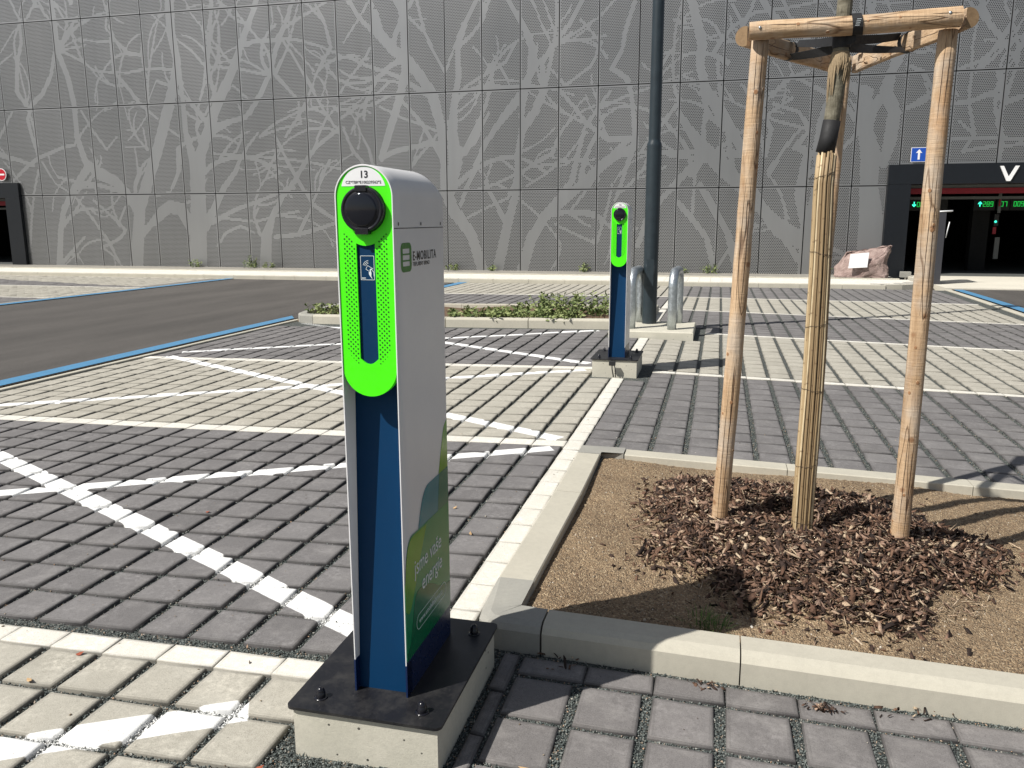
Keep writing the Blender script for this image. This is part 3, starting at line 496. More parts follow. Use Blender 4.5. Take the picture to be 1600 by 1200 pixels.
# right bays
COLR = [.375+.2405*i for i in range(24)]
rgt = lambda y0, y1, n, keep=None: (bay([.134], .207, y0, y1, n, .018, keep)+bay(COLR, .203, y0, y1, n, .018, keep))
dk += rgt(.03, 3.10, 12, lambda q: inbase2(q))
lt += rgt(3.26, 6.4, 12, lambda q: inbase2(q) and slabk(q))
dk += rgt(6.54, 9.67, 12, slabk); lt += rgt(9.8, 12.9, 12); dk += rgt(13.03, 16.4, 13)
for y0, y1 in ((3.13, 3.24), (6.42, 6.53), (9.69, 9.79), (12.92, 13.02)):
    for x0 in [.134]+COLR:
        w = .238 if x0 > .2 else .238
        q = (x0, x0+w, y0, y1)
        if inbase2(q) and slabk(q): cm.append(q)
dk_near = []
# right front, in front of the kerb: a row of half blocks, then full rows
dk_near += [(x, x+.236, -2.955+.004, -2.838) for x in COLR]+[(.30, .362, -2.955-.12, -2.838)]
dk_near += grid(COLR, .205, [-3.2+.251*-j for j in range(9)], .227)
dk_near += [(.312, .361, -3.33-.25*j, -3.09-.25*j) for j in range(6)]
dk_near += grid(COLL[:0]+[.06, -.18, -.42, -.66, -.9], .205, [], .23)
# beyond the lane on the left
XL = [-13.48-.235*i for i in range(72)]
for y0, y1, mt_ in ((-5.8, -2.6, 'l'), (-2.5, .7, 'd'), (.8, 3.9, 'l'), (4.0, 6.6, 'd'), (6.72, 9.8, 'd'), (9.95, 12.85, 'l'), (13.0, 16.4, 'd')):
    n = round((y1-y0)/.25)
    for q in bay(XL, .207, y0, y1, n, .014):
        a = mt_
        if y0 > 12.9 and q[2] > 12.9+(-13.3-q[0])*.28 and q[0] < -13.9 and q[2] > 14.0-(q[0]+19)*.45: a = 'l'
        (lt if a == 'l' else dk).append(q)
    cm += [(x-.01, x+.222, y1+.01, y1+.11) for x in XL]
pavers('dark_paving', dk, 'dark', 1); pavers('beige_paving', lt, 'light', 2); pavers('cream_edging', cm, 'cream', 3, .0008, .003)
pavers('grey_paving', dk_near, 'dusty', 4)
# asphalt lanes
sheet('asphalt_lane', -13.2, -6.13, -8, 16.45, -.004, 'asphalt', .6)
sheet('asphalt_lane', 6.56, 16, 8.0, 16.75, .004, 'asphalt', .6)
strip('blue_marking', [[(-6.43, -6), (-6.15, -6), (-6.15, 7.45), (-6.38, 7.8)]], .003, 'blue')
strip('blue_marking', [[(-6.02, 14.4), (-5.78, 14.4), (-5.72, 16.4), (-5.98, 16.4)]], .012, 'blue')
strip('blue_marking', [[(-13.42, -2), (-13.2, -2), (-13.0, 17), (-13.22, 17)]], .012, 'blue')
strip('blue_marking', [[(6.56, 9), (6.80, 9), (6.76, 16.55), (6.56, 16.55)]], .010, 'blue')
def edging(name, x, y0, y1, w, h, mat='kerb', n=None, dx=0.):
    b = MB(); n = n or max(1, round((y1-y0)/1.0)); p = (y1-y0)/n
    for i in range(n):
        a, c = y0+p*i+.003, y0+p*(i+1)-.003; xa, xc = x+dx*i/n, x+dx*(i+1)/n
        vs = []
        for (yy, xx) in ((a, xa), (c, xc)):
            z = g1(xx, yy)+h
            vs += [(xx, yy, z-.15), (xx, yy, z-.006), (xx+.006, yy, z), (xx+w-.006, yy, z), (xx+w, yy, z-.006), (xx+w, yy, z-.15)]
        b.add(vs, [(k, k+1, k+7, k+6) for k in range(5)]+[(5, 4, 3, 2, 1, 0), (6, 7, 8, 9, 10, 11)])
    return tag(b.build(name, mat), kind='structure')
edging('lane_edging', -6.02, -6, 7.5, .08, .008, dx=.0)
edging('lane_edging', -5.7, 13.8, 16.4, .08, .008)
edging('lane_edging', 6.36, 8, 16.6, .12, .010)
edging('lane_edging', -13.46, -4, 16.4, .05, .006)
# ---------------------------------------------------------------- kerbs
def kerb(name, pts, w, h, mat='kerb', stone=1.0, ch=(.045, .03), side=1, depth=.2, label=None, cat=None, gap=.005, parent=None, abs_z=None):
    """stones along the polyline pts (outer foot), body to the left (side=1) of the direction; h = height or list"""
    root = parent
    P = [Vector(p) for p in pts]; hs = h if isinstance(h, (list, tuple)) else [h]*len(P)
    b = MB()
    for i in range(len(P)-1):
        a, c = P[i], P[i+1]; L = (c-a).length; n = max(1, round(L/stone)); d = (c-a)/L; nn = Vector((-d.y, d.x))*side
        for k in range(n):
            vs = []
            for t in ((k/n)*L+gap/2, ((k+1)/n)*L-gap/2):
                q = a+d*t; hh = hs[i]+(hs[i+1]-hs[i])*t/L
                def pt(o_, z): 
                    r_ = q+nn*o_; zz = (g1(r_.x, r_.y)+z) if abs_z is None else (abs_z-hh+z); return (r_.x, r_.y, zz)
                c0 = min(ch[1], hh*.5); c1 = min(ch[0], w*.4)
                vs += [pt(0, -depth), pt(0, hh-c0), pt(c1*.35, hh-c0*.35), pt(c1, hh), pt(w-.006, hh), pt(w, hh-.006), pt(w, -depth)]
            m_ = 7
            fs = [(j, j+1, j+1+m_, j+m_) for j in range(m_-1)]
            if side > 0: fs = [tuple(reversed(f)) for f in fs]
            fs += [tuple(range(m_)), tuple(range(2*m_-1, m_-1, -1))]
            b.add(vs, fs)
    return b.build(name, mat, parent)
KF = -2.80
bed = thing('planting_bed_kerb', 'low concrete kerb around the sandy bed with the staked young tree', 'kerb', (.15, -2.8, 0))
kerb('front_kerb_stone', [(.43, KF), (1.145, KF), (2.145, KF), (3.145, KF), (4.145, KF)], .15, .105, parent=bed)
kerb('side_kerb_stone', [(.165, -2.43), (.150, -1.10), (.128, -.17)], .155, [.100, .05, .016], side=-1, ch=(.008, .006), parent=bed, stone=1.3)
kerb('back_kerb_stone', [(.44, .02), (1.5, .02), (2.6, .02), (3.7, .02), (4.4, .02)], .145, .016, side=-1, ch=(.008, .006), parent=bed, stone=1.06)
# corner stones: curved front corner and the flat back corner
b = MB(); rings = []
corner = [(.165, -2.425, 0), (.165, -2.66, 0), (.175, -2.74, 0), (.215, -2.79, 0), (.28, -2.80, 0), (.425, -2.80, 0)]
nrm = [(1, 0), (1, 0), (.92, .39), (.6, .8), (0, 1), (0, 1)]
wid = [.155, .155, .15, .15, .15, .15]
for (x, y, _), (nx, ny), w_ in zip(corner, nrm, wid):
    g_ = g1(x, y); inn = (max(x+nx*w_, .32) if ny > .3 else x+nx*w_, y+ny*w_)
    inn = (.32, y) if y > -2.66 else ((.32, -2.65) if x < .3 else (x, -2.65))
    h_ = .103; c1, c0 = (.012, .01) if y > -2.66 else (.045, .03)
    rings.append([(x, y, g_-.2), (x, y, g_+h_-c0), (x+nx*c1*.35, y+ny*c1*.35, g_+h_-c0*.35), (x+nx*c1, y+ny*c1, g_+h_), (inn[0], inn[1], g_+h_), (inn[0], inn[1], g_-.1)])
vs = [v for r_ in rings for v in r_]; fs = []
for i in range(len(rings)-1):
    for j in range(5): fs.append((i*6+j, i*6+j+1, (i+1)*6+j+1, (i+1)*6+j))
fs += [(5, 4, 3, 2, 1, 0), tuple((len(rings)-1)*6+j for j in range(6))]
b.add(vs, fs); b.build('corner_kerb_stone', 'kerb2', bed)
b = MB(); z_ = .012
b.add([(.130, -.165, z_), (.285, -.165, z_), (.285, -.125, z_), (.435, -.125, z_), (.435, .02, z_), (.127, .02, z_)]+[(x, y, -.15) for x, y in ((.130, -.165), (.285, -.165), (.285, -.125), (.435, -.125), (.435, .02), (.127, .02))],
      [(0, 1, 2, 3), (0, 3, 4, 5)]+[(i, (i+5) % 6, 6+(i+5) % 6, 6+i) for i in range(6)])
b.build('back_corner_stone', 'kerb2', bed)
# ---------------------------------------------------------------- soil in the bed, mulch mound
MC = (1.485, -1.42)
def soilz(X, Y):
    X = np.asarray(X, float); Y = np.asarray(Y, float)
    t = np.clip((Y+2.7)/2.6, 0, 1); base = gz(X, Y)+.088*(1-t)+.0*t-.012
    base = base+.012*np.sin(X*3.1+1.3)*np.cos(Y*2.7)+.006*np.sin(X*9.3)*np.sin(Y*8.1+X)
    q = np.clip((X-1.9)/.5, 0, 1); base = base-.014*np.clip(q, 0, 1)
    e = np.minimum(np.minimum(X-.32, Y+2.66), np.minimum(-.12-Y, 9)); base = base-.018*np.exp(-np.clip(e, 0, 9)/.05)
    return base
def mound(X, Y):
    X = np.asarray(X, float); Y = np.asarray(Y, float)
    dx, dy = (X-MC[0])/.86, (Y-MC[1])/.95
    a = np.arctan2(dy, dx); r_ = np.hypot(dx, dy)/(1+.10*np.sin(3*a+.6)+.07*np.sin(5*a+2)+.05*np.sin(9*a))
    h = .215*np.clip(1-r_**1.7, 0, 1)
    h = h-.165*np.exp(-((X-1.45)**2+(Y+1.50)**2)/.19**2)
    h = h+.020*np.exp(-((X-1.30)**2+(Y+1.45)**2)/.25**2)
    return np.clip(h, 0, 1), r_
xs = np.linspace(.30, 4.4, 260); ys = np.linspace(-2.68, -.10, 200); X, Y = np.meshgrid(xs, ys)
h, r_ = mound(X, Y); Z = soilz(X, Y)+np.where(r_ < 1, h*.8, 0)+rng.normal(0, .0022, X.shape)
nx, ny = len(xs), len(ys); i = np.arange(nx-1)[None, :]+np.arange(ny-1)[:, None]*nx
o = fastmesh('sandy_soil', np.stack([X, Y, Z], -1).reshape(-1, 3), np.stack([i, i+1, i+1+nx, i+nx], -1).reshape(-1, 4), 'soil'); o['kind'] = 'structure'
o.data.polygons.foreach_set('use_smooth', [True]*len(o.data.polygons))
def chips(name, P, size, mat, aspect, flat, seed, tilt=.5, tint=None, octa=False, label=None):
    """many small irregular flakes in one mesh: P (n,3); size (n,)"""
    g = np.random.default_rng(seed); n = len(P)
    if octa:
        U = np.array([[1, 0, 0], [-1, 0, 0], [0, 1, 0], [0, -1, 0], [0, 0, 1], [0, 0, -1]], float); F = np.array([[0, 2, 4], [2, 1, 4], [1, 3, 4], [3, 0, 4], [2, 0, 5], [1, 2, 5], [3, 1, 5], [0, 3, 5]])
    else:
        U = np.array([[-1, -1, -1], [1, -1, -1], [1, 1, -1], [-1, 1, -1], [-1, -1, 1], [1, -1, 1], [1, 1, 1], [-1, 1, 1]], float)*.5
        F = np.array([[0, 3, 2, 1], [4, 5, 6, 7], [0, 1, 5, 4], [1, 2, 6, 5], [2, 3, 7, 6], [3, 0, 4, 7]])
    V = np.repeat(U[None], n, 0); V = V*(1+g.uniform(-.6, .4, V.shape))+g.normal(0, .06, V.shape)
    asp = g.uniform(*aspect, n); fl = g.uniform(*flat, n)
    V = V*np.stack([size*asp, size, size*fl], -1)[:, None, :]
    if not octa: V[..., 2] += g.normal(0, .12, n)[:, None]*np.abs(V[..., 0])*2
    yaw = g.uniform(0, 2*np.pi, n); pt = g.normal(0, tilt, n); rl = g.normal(0, tilt, n)
    cy, sy, cp, sp, c_, s_ = np.cos(yaw), np.sin(yaw), np.cos(pt), np.sin(pt), np.cos(rl), np.sin(rl); z0 = np.zeros(n); o1 = np.ones(n)
    def mm(r): return np.array(r).transpose(2, 0, 1)
    Rm = mm([[cy, -sy, z0], [sy, cy, z0], [z0, z0, o1]])@mm([[cp, z0, sp], [z0, o1, z0], [-sp, z0, cp]])@mm([[o1, z0, z0], [z0, c_, -s_], [z0, s_, c_]])
    V = np.einsum('nij,nkj->nki', Rm, V)+P[:, None, :]
    k = U.shape[0]; FF = (F[None]+(np.arange(n)*k)[:, None, None]).reshape(-1, F.shape[1])
    t = np.repeat(g.uniform(0, 1, n) if tint is None else tint, len(F))
    o = fastmesh(name, V.reshape(-1, 3), FF, mat, {'tint': t}); o['kind'] = 'stuff'; return o
# mulch
g = np.random.default_rng(11); n = 46000
P = np.stack([g.uniform(.45, 2.65, n), g.uniform(-2.62, -.15, n)], -1); h, r_ = mound(P[:, 0], P[:, 1])
keep = (r_ < 1) & (g.uniform(0, 1, n) < np.clip((1.0-r_)*9, .3, 1)); stray = (r_ >= 1) & (g.uniform(0, 1, n) < .16*np.exp(-(r_-1)*13))
k = keep | stray; P, h, r_ = P[k], h[k], r_[k]; n = len(P)
z = soilz(P[:, 0], P[:, 1])+np.where(r_ < 1, h, 0)*.85+.003+g.uniform(0, .014, n)*(r_ < 1)
sz = np.clip(g.lognormal(-4.85, .55, n), .0025, .019)
chips('bark_mulch', np.stack([P[:, 0], P[:, 1], z], -1), sz, 'mulch', (1.0, 4.6), (.10, .45), 12, .55)
n = 1500; a = g.uniform(0, 2*np.pi, n); rr = np.sqrt(g.uniform(0, 1, n))*1.0
P = np.stack([MC[0]+.86*rr*np.cos(a), MC[1]+1.02*rr*np.sin(a)], -1); h, r_ = mound(P[:, 0], P[:, 1])
z = soilz(P[:, 0], P[:, 1])+h*.85+.016
chips('mulch_splinters', np.stack([P[:, 0], P[:, 1], z], -1), np.full(n, .0032), 'mulch', (6, 20), (.5, 1), 13, .3, tint=g.uniform(.6, 1, n)**.8)
# loose stones and crumbs on the sand
n = 9000; P = np.stack([g.uniform(.34, 3.4, n), g.uniform(-2.64, -.16, n)], -1); _, r_ = mound(P[:, 0], P[:, 1]); P = P[r_ > .97]; n = len(P)
chips('soil_crumbs', np.stack([P[:, 0], P[:, 1], soilz(P[:, 0], P[:, 1])+.001], -1), np.clip(g.lognormal(-6.0, .45, n), .0012, .012), 'pebble', (.8, 1.5), (.5, .9), 14, .6, octa=True)
# gravel chips in the near joints
cell = .004; gx0, gx1, gy0, gy1 = -2.9, 4.2, -4.6, 2.2
nx, ny = int((gx1-gx0)/cell), int((gy1-gy0)/cell); occ = np.zeros((nx, ny), bool)
for rr in RECTS:
    for x0, x1, y0, y1 in rr:
        if x1 > gx0 and x0 < gx1 and y1 > gy0 and y0 < gy1:
            occ[max(0, int((x0-gx0)/cell)):max(0, int((x1-gx0)/cell)), max(0, int((y0-gy0)/cell)):max(0, int((y1-gy0)/cell))] = True
def block(x0, x1, y0, y1): occ[max(0, int((x0-gx0)/cell)):int((x1-gx0)/cell), max(0, int((y0-gy0)/cell)):int((y1-gy0)/cell)] = True
block(.15, 4.19, -2.80, .03); block(-.17, .285, -3.55, -2.92); block(.128, .17, -2.75, .02)
fx, fy = np.where(~occ); sel = g.uniform(0, 1, len(fx)) < .30; fx, fy = fx[sel], fy[sel]
px = gx0+(fx+g.uniform(0, 1, len(fx)))*cell; py = gy0+(fy+g.uniform(0, 1, len(fx)))*cell
far = np.hypot(px-1, py+5.5); s_ = (far < 2.2+g.uniform(0, 2.6, len(far))) | ((px > .1) & (py > 0) & (g.uniform(0, 1, len(far)) < .30)); px, py = px[s_], py[s_]; n = len(px); print('gravel chips', n)
chips('joint_gravel', np.stack([px, py, gz(px, py)-np.where(px > .1, .012, .016)+g.uniform(0, .005, n)], -1), np.clip(g.lognormal(-5.72, .28, n), .0018, .006), 'chip', (.9, 1.6), (.6, .9), 15, .8, octa=True)
# stray crumbs lying on the blocks
n = 700; px = g.uniform(-2.6, 2.6, n); py = g.uniform(-4.3, 1.5, n); ok = ~((px > .15) & (py > -2.83) & (py < .02)) & ~((px > -.2) & (px < .3) & (py > -3.57) & (py < -2.9)); px, py = px[ok], py[ok]; n = len(px)
chips('stray_grit', np.stack([px, py, gz(px, py)+.0015], -1), np.clip(g.lognormal(-6.0, .4, n), .001, .006), 'pebble', (.8, 2), (.4, .8), 16, .4, octa=True)
def litter(x, y, r0, n, seed):
    g = np.random.default_rng(seed); P = np.stack([g.normal(x, r0*1.2, n), g.normal(y, r0*.55, n)], -1)
    return chips('bark_litter', np.stack([P[:, 0], P[:, 1], gz(P[:, 0], P[:, 1])+.003+np.abs(g.normal(0, .005, n))], -1), np.clip(g.lognormal(-5.35, .4, n), .002, .009), 'mulch', (1.5, 5), (.15, .4), seed, .4)
litter(1.03, -2.85, .03, 22, 31); litter(1.41, -2.885, .022, 46, 32); litter(1.7, -2.83, .06, 16, 33); litter(.50, -2.86, .09, 14, 34)
# ---------------------------------------------------------------- facade
FY = 21.5
JX = [-33.2, -31.9, -30.6, -29.35, -28.05, -26.8, -25.52, -24.21, -22.97, -21.74, -20.5, -19.26, -18.0, -16.74, -15.47, -14.22, -12.98, -11.76, -10.49, -9.23, -7.96, -6.71, -5.44, -4.18, -2.92, -1.67, -.40, .89, 2.18, 3.46, 4.74, 6.02, 7.30, 8.58, 9.87, 11.15, 12.4, 13.7]
JZ = [-.18, 2.545, 5.70, 8.74, 11.85]
segs = []
for pl in BR:
    for a, b_ in zip(pl[:-1], pl[1:]):
        k = 1.0 if a[0] < -1 else 1.3
        segs.append((a[0], a[1], a[2]*k, b_[0], b_[1], b_[2]*k))
g = random.Random(5)
def limb(x, z, a, w, L, lev):           # long smooth branches growing from the traced ones
    n = 9; bend = g.uniform(-.19, .19)
    for i in range(n):
        x2, z2 = x+math.cos(a)*L/n, z+math.sin(a)*L/n; w2 = max(.032, w*.93); segs.append((x, z, w, x2, z2, w2)); x, z, w = x2, z2, w2; a += bend+g.uniform(-.12, .12)
        if lev and i > 1 and g.random() < .26: limb(x, z, a+g.choice((-1, 1))*g.uniform(.35, .8), w*.8, L*g.uniform(.3, .55), lev-1)
for pl in BR:
    for a, b_ in zip(pl[:-1], pl[1:]):
        if g.random() < .31:
            an = math.atan2(b_[1]-a[1], b_[0]-a[0]); an = an if math.sin(an) > 0 else an+math.pi
            limb(b_[0], b_[1], an+g.choice((-1, 1))*g.uniform(.3, 1.0), max(.055, min(.10, a[2]*.85)), g.uniform(1.4, 4.0), 1)
for i in range(26):                      # further trees on the sheets above and beside the part the photo shows
    x = -33+i*1.9+g.uniform(-.5, .5)
    if x < -26.5 or x > 9.6 : limb(x, -.2, 1.57+g.uniform(-.2, .2), .28, 6, 2)
    limb(x, 9.3, 1.57+g.uniform(-.4, .4), .1, 3.5, 2)
RI0, RI1 = -6, 260; CI0, CI1 = -640, 270       # rows and columns of hole cells
SOL = np.zeros((RI1-RI0, CI1-CI0), bool)
for ax, az, aw, bx, bz_, bw in segs:
    mx = max(aw, bw)+.02
    ra, rb = max(0, int((min(az, bz_)-mx)/PV)-RI0-1), min(RI1-RI0, int((max(az, bz_)+mx)/PV)-RI0+2)
    ca, cb = max(0, int((min(ax, bx)-mx)/PU)-CI0-2), min(CI1-CI0, int((max(ax, bx)+mx)/PU)-CI0+3)
    if rb <= ra or cb <= ca: continue
    rr_ = np.arange(ra, rb)[:, None]+RI0; cc_ = np.arange(ca, cb)[None, :]+CI0
    pz = (rr_+.5)*PV; px = (cc_+.5-.5*(rr_ % 2))*PU
    dx, dz = bx-ax, bz_-az; L2 = dx*dx+dz*dz+1e-9
    t = np.clip(((px-ax)*dx+(pz-az)*dz)/L2, 0, 1)
    SOL[ra:rb, ca:cb] |= np.hypot(px-ax-t*dx, pz-az-t*dz) < aw+(bw-aw)*t
wall = thing('parking_house_facade', 'grey sheet metal facade punched with a tree branch pattern, behind the parking bays', 'building', (-8, FY, 0))
PORT = [(5.72, 12.9, 3.135), (-33.0, -25.17, 3.02)]
GAP = .015
for iz in range(4):
    for ix in range(len(JX)-1):
        x0, x1, z0, z1 = JX[ix]+GAP, JX[ix+1]-GAP, JZ[iz]+GAP, JZ[iz+1]-GAP
        for a, b_, t in PORT:
            if iz == 0:
                if x0 >= a-.02 and x1 <= b_+.02: x1 = x0
                elif x0 < a < x1: x1 = a-.01
                elif x0 < b_ < x1: x0 = b_+.01
            if iz == 1 and x1 > a and x0 < b_: z0 = max(z0, t+.015) if (x0 >= a-.1 and x1 <= b_+.1) else z0
        if x1-x0 < .05: continue
        vs, fs, pf = [], [], []
        r0, r1 = math.floor(z0/PV), math.floor(z1/PV)
        # rows of hole cells; every cell asks whether its hole lies on a branch
        for rI in range(r0, r1+1):
            za, zb = max(z0, rI*PV), min(z1, (rI+1)*PV)
            if zb-za < 1e-4: continue
            off = .5*(rI % 2); c0, c1 = math.floor(x0/PU+off), math.floor(x1/PU+off)
            cs = np.arange(c0, c1+1); cx = (cs+.5-off)*PU; zc = (rI+.5)*PV
            ok = (cx > x0+.022) & (cx < x1-.022) & (zc > z0+.022) & (zc < z1-.022)
            hole_ = ok & ~SOL[rI-RI0, cs-CI0]
            j = 0
            while j < len(cs):
                e = j
                while e+1 < len(cs) and hole_[e+1] == hole_[j]: e += 1
                a, b_ = max(x0, (cs[j]-off)*PU), min(x1, (cs[e]+1-off)*PU)
                if b_-a > 1e-5:
                    k = len(vs); vs += [(a, FY, za), (b_, FY, za), (b_, FY, zb), (a, FY, zb)]; fs.append((k, k+1, k+2, k+3)); pf.append(float(hole_[j]))
                j = e+1
        # folded edges of the sheet, 25 mm deep
        k = len(vs); vs += [(x0, FY, z0), (x1, FY, z0), (x1, FY, z1), (x0, FY, z1), (x0, FY+.06, z0), (x1, FY+.06, z0), (x1, FY+.06, z1), (x0, FY+.06, z1)]
        for q in ((0, 4, 5, 1), (1, 5, 6, 2), (2, 6, 7, 3), (3, 7, 4, 0)): fs.append(tuple(k+i for i in q)); pf.append(0.)
        tv = g.uniform(0, 1)
        fastmesh('panel', np.array(vs), np.array(fs), 'facade', {'perf': pf, 'tint': [tv]*len(fs)}, parent=wall)
b = MB(); 
b.box(-25.17, FY+.1, -.3, 5.72, FY+.3, 11.9); b.box(-34, FY+.1, 3.0, -25.17, FY+.3, 11.9); b.box(5.72, FY+.1, 3.1, 14.2, FY+.3, 11.9); b.box(12.9, FY+.1, -.3, 14.2, FY+.3, 3.1); b.box(-34, FY+.1, -.3, -33, FY+.3, 3.0)
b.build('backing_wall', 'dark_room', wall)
def portal(x0, x1, top, jl, jr, name_lab, loc):
    t = thing('garage_portal', name_lab, 'garage entrance', loc)
    b = MB(); y0, y1 = FY-.14, FY+.35
    b.box(x0, y0, top-.56, x1, y1, top, .004); b.build('lintel', 'frame', t)
    b = MB(); b.box(x0, y0+.002, -.2, x0+jl, y1, top-.562, .004); b.build('jamb', 'frame', t)
    b = MB(); b.box(x1-jr, y0+.002, -.2, x1, y1, top-.562, .004); b.build('jamb', 'frame', t)
    b = MB(); D = 14
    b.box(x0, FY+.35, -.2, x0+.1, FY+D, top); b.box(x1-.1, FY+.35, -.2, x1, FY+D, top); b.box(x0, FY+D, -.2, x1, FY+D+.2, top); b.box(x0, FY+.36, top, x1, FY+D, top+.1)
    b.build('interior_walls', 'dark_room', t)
    b = MB(); b.box(x0, FY+.0, -.2, x1, FY+D, -.085); b.build('interior_floor', 'dark_floor', t)
    b = MB(); b.box(x0+jl-.02, FY+.36, top-.83, x1-jr+.02, FY+.46, top-.67); b.build('red_beam', 'red', t)
    b = MB(); b.box(x0+jl-.02, FY+.38, top-.66, x1-jr+.02, FY+.52, top-.57); b.box(x0+jl-.02, FY+.9, top-.98, x1-jr+.02, FY+1.0, top-.90); b.build('shutter_housing', 'greysteel', t)
    return t
pr_ = portal(5.72, 12.9, 3.135, .64, .64, 'black framed garage entrance on the right with red beam and a white letter above it', (5.72, FY, -.1))
pl_ = portal(-33, -25.17, 3.02, .64, .66, 'black framed garage opening at the far left edge below the round red sign', (-25.2, FY, -.1))
FR = lambda x, y, z: ((x, y, z), (1, 0, 0), (0, 0, 1))
shape2d('letter', [[(-.25, .42), (-.155, .42), (.0, .115), (.155, .42), (.25, .42), (.05, .0), (-.05, .0)]], 'white', pr_, FR(8.89, FY-.17, 2.63), .02)
# signs on the facade
sb = thing('road_sign', 'square blue sign with a white upward arrow above the garage entrance', 'sign', (6.497, FY, 3.2))
shape2d('sign_plate', [rrect(-.215, 0, .215, .41, .02)], 'white', sb, FR(6.497, FY-.10, 3.205), .006)
shape2d('sign_face', [rrect(-.2, .015, .2, .395, .015)], 'signblue', sb, FR(6.497, FY-.108, 3.205), .002)
shape2d('arrow', [[(-.028, .065), (.028, .065), (.028, .26), (.085, .25), (0, .36), (-.085, .25), (-.028, .26)]], 'white', sb, FR(6.497, FY-.112, 3.205), .002)
sn = thing('no_entry_sign', 'round red sign with a white bar above the left garage opening', 'sign', (-25.9, FY, 3.1))
shape2d('sign_plate', [arc(0, 0, .23, 0, 345, 23)], 'white', sn, FR(-25.9, FY-.10, 3.34), .006)
shape2d('sign_face', [arc(0, 0, .205, 0, 345, 23)], 'signred', sn, FR(-25.9, FY-.108, 3.34), .002)
shape2d('bar', [rrect(-.15, -.03, .15, .03, .01)], 'white', sn, FR(-25.9, FY-.112, 3.34), .002)
# LED counters inside the entrance
SEG = {'0': 'abcdef', '1': 'bc', '2': 'abged', '7': 'abc', '8': 'abcdefg', '9': 'abcdfg', '6': 'afgedc'}
def digits(b, s, x, z, h):
    w = h*.52; t = h*.10
    for ch in s:
        for q in SEG[ch]:
            bx = {'a': (0, h-t, w, h), 'g': (0, h/2-t/2, w, h/2+t/2), 'd': (0, 0, w, t), 'f': (0, h/2, t, h), 'e': (0, 0, t, h/2), 'b': (w-t, h/2, w, h), 'c': (w-t, 0, w, h/2)}[q]
            b.box(x+bx[0], 23.93, z+bx[1], x+bx[2], 23.935, z+bx[3])
        x += w*1.3
    return x
def counter(x0, x1, s, arr, xd, lab):
    t = thing('led_counter', lab, 'display', ((x0+x1)/2, 24, 1.85)); b = MB(); b.box(x0, 23.94, 1.83, x1, 24.06, 2.27, .01); b.build('housing', 'blackbox', t)
    b = MB(); digits(b, s, xd, 1.955, .155); b.build('digits', 'led', t)
    if arr:
        sgn = 1 if arr > 0 else -1; cz = 2.035
        shape2d('arrow', [[(-.014, -.08*sgn), (.014, -.08*sgn), (.014, .02*sgn), (.055, -.01*sgn), (.055, .025*sgn), (0, .08*sgn), (-.055, .025*sgn), (-.055, -.01*sgn), (-.014, .02*sgn)][::sgn]], 'ledc', t, FR(xd-.085, 23.933, cz), .002)
counter(6.75, 8.0, '086', -1, 7.09, 'led counter with a downward arrow at the left inside the garage entrance')
counter(8.75, 9.36, '289', 1, 9.01, 'led counter reading 289 with an upward arrow inside the garage entrance')
counter(9.42, 9.78, '07', 0, 9.51, 'led counter reading 07 behind the hanging mast in the garage')
counter(9.80, 10.4, '009', 0, 9.88, 'led counter reading 009 at the right inside the garage')
tl = thing('traffic_light', 'hanging garage mast with a green signal lamp and red stripes', 'traffic light', (9.0, 22.9, 1.0))
b = MB(); b.box(9.15, 22.9, 1.75, 9.23, 22.96, 2.5, .005); b.build('mast', 'greysteel', tl)
b = MB(); b.box(9.155, 22.88, 1.95, 9.20, 22.898, 2.15); b.build('red_stripe', 'red', tl)
b = MB(); b.box(9.07, 22.88, 1.12, 9.16, 22.94, 1.33, .005); b.build('red_stripe', 'red', tl)
b = MB(); b.box(9.08, 22.87, 1.36, 9.2, 22.97, 1.72, .01); b.build('housing', 'blackbox', tl)
b = MB(); b.lathe([(0, 0), (.035, 0), (.035, .01)], (9.12, 22.862, 1.49), 'y', 16); b.build('lamp', 'ledc', tl)
b = MB(); b.box(9.25, 23.2, .35, 9.38, 23.26, 1.02, .01); tag(b.build('ticket_sign', 'greysteel'), 'narrow grey notice board standing in the dark garage entrance', 'sign')
b = MB(); b.box(8.9, 24.5, -.1, 9.4, 24.9, 3.1); tag(b.build('interior_column', 'dark_room'), 'dark square column inside the right garage entrance', 'column')
b = MB(); b.box(6.22, 21.0, -.12, 6.5, 21.2, .05, .008); tag(b.build('concrete_block', 'kerb2'), 'small grey concrete block at the foot of the garage frame', 'block')
# dark upright panel with a rod beside the entrance
gp = thing('gate_pillar', 'tall dark grey sheet metal panel with a pale rod on top by the garage entrance', 'gate', (6.47, 18, -.12))
b = MB(); b.box(6.385, 17.9, -.14, 6.56, 18.9, 1.74, .004); b.build('panel', 'pillar', gp)
b = MB(); b.tube([(6.3, 17.9, 1.755), (6.70, 17.9, 1.775)], .018, 8); b.build('rod', 'white', gp)
b = MB(); b.tube([(6.66, 17.95, 1.5), (6.60, 17.95, 1.1)], .012, 8); b.build('handle', 'white', gp)
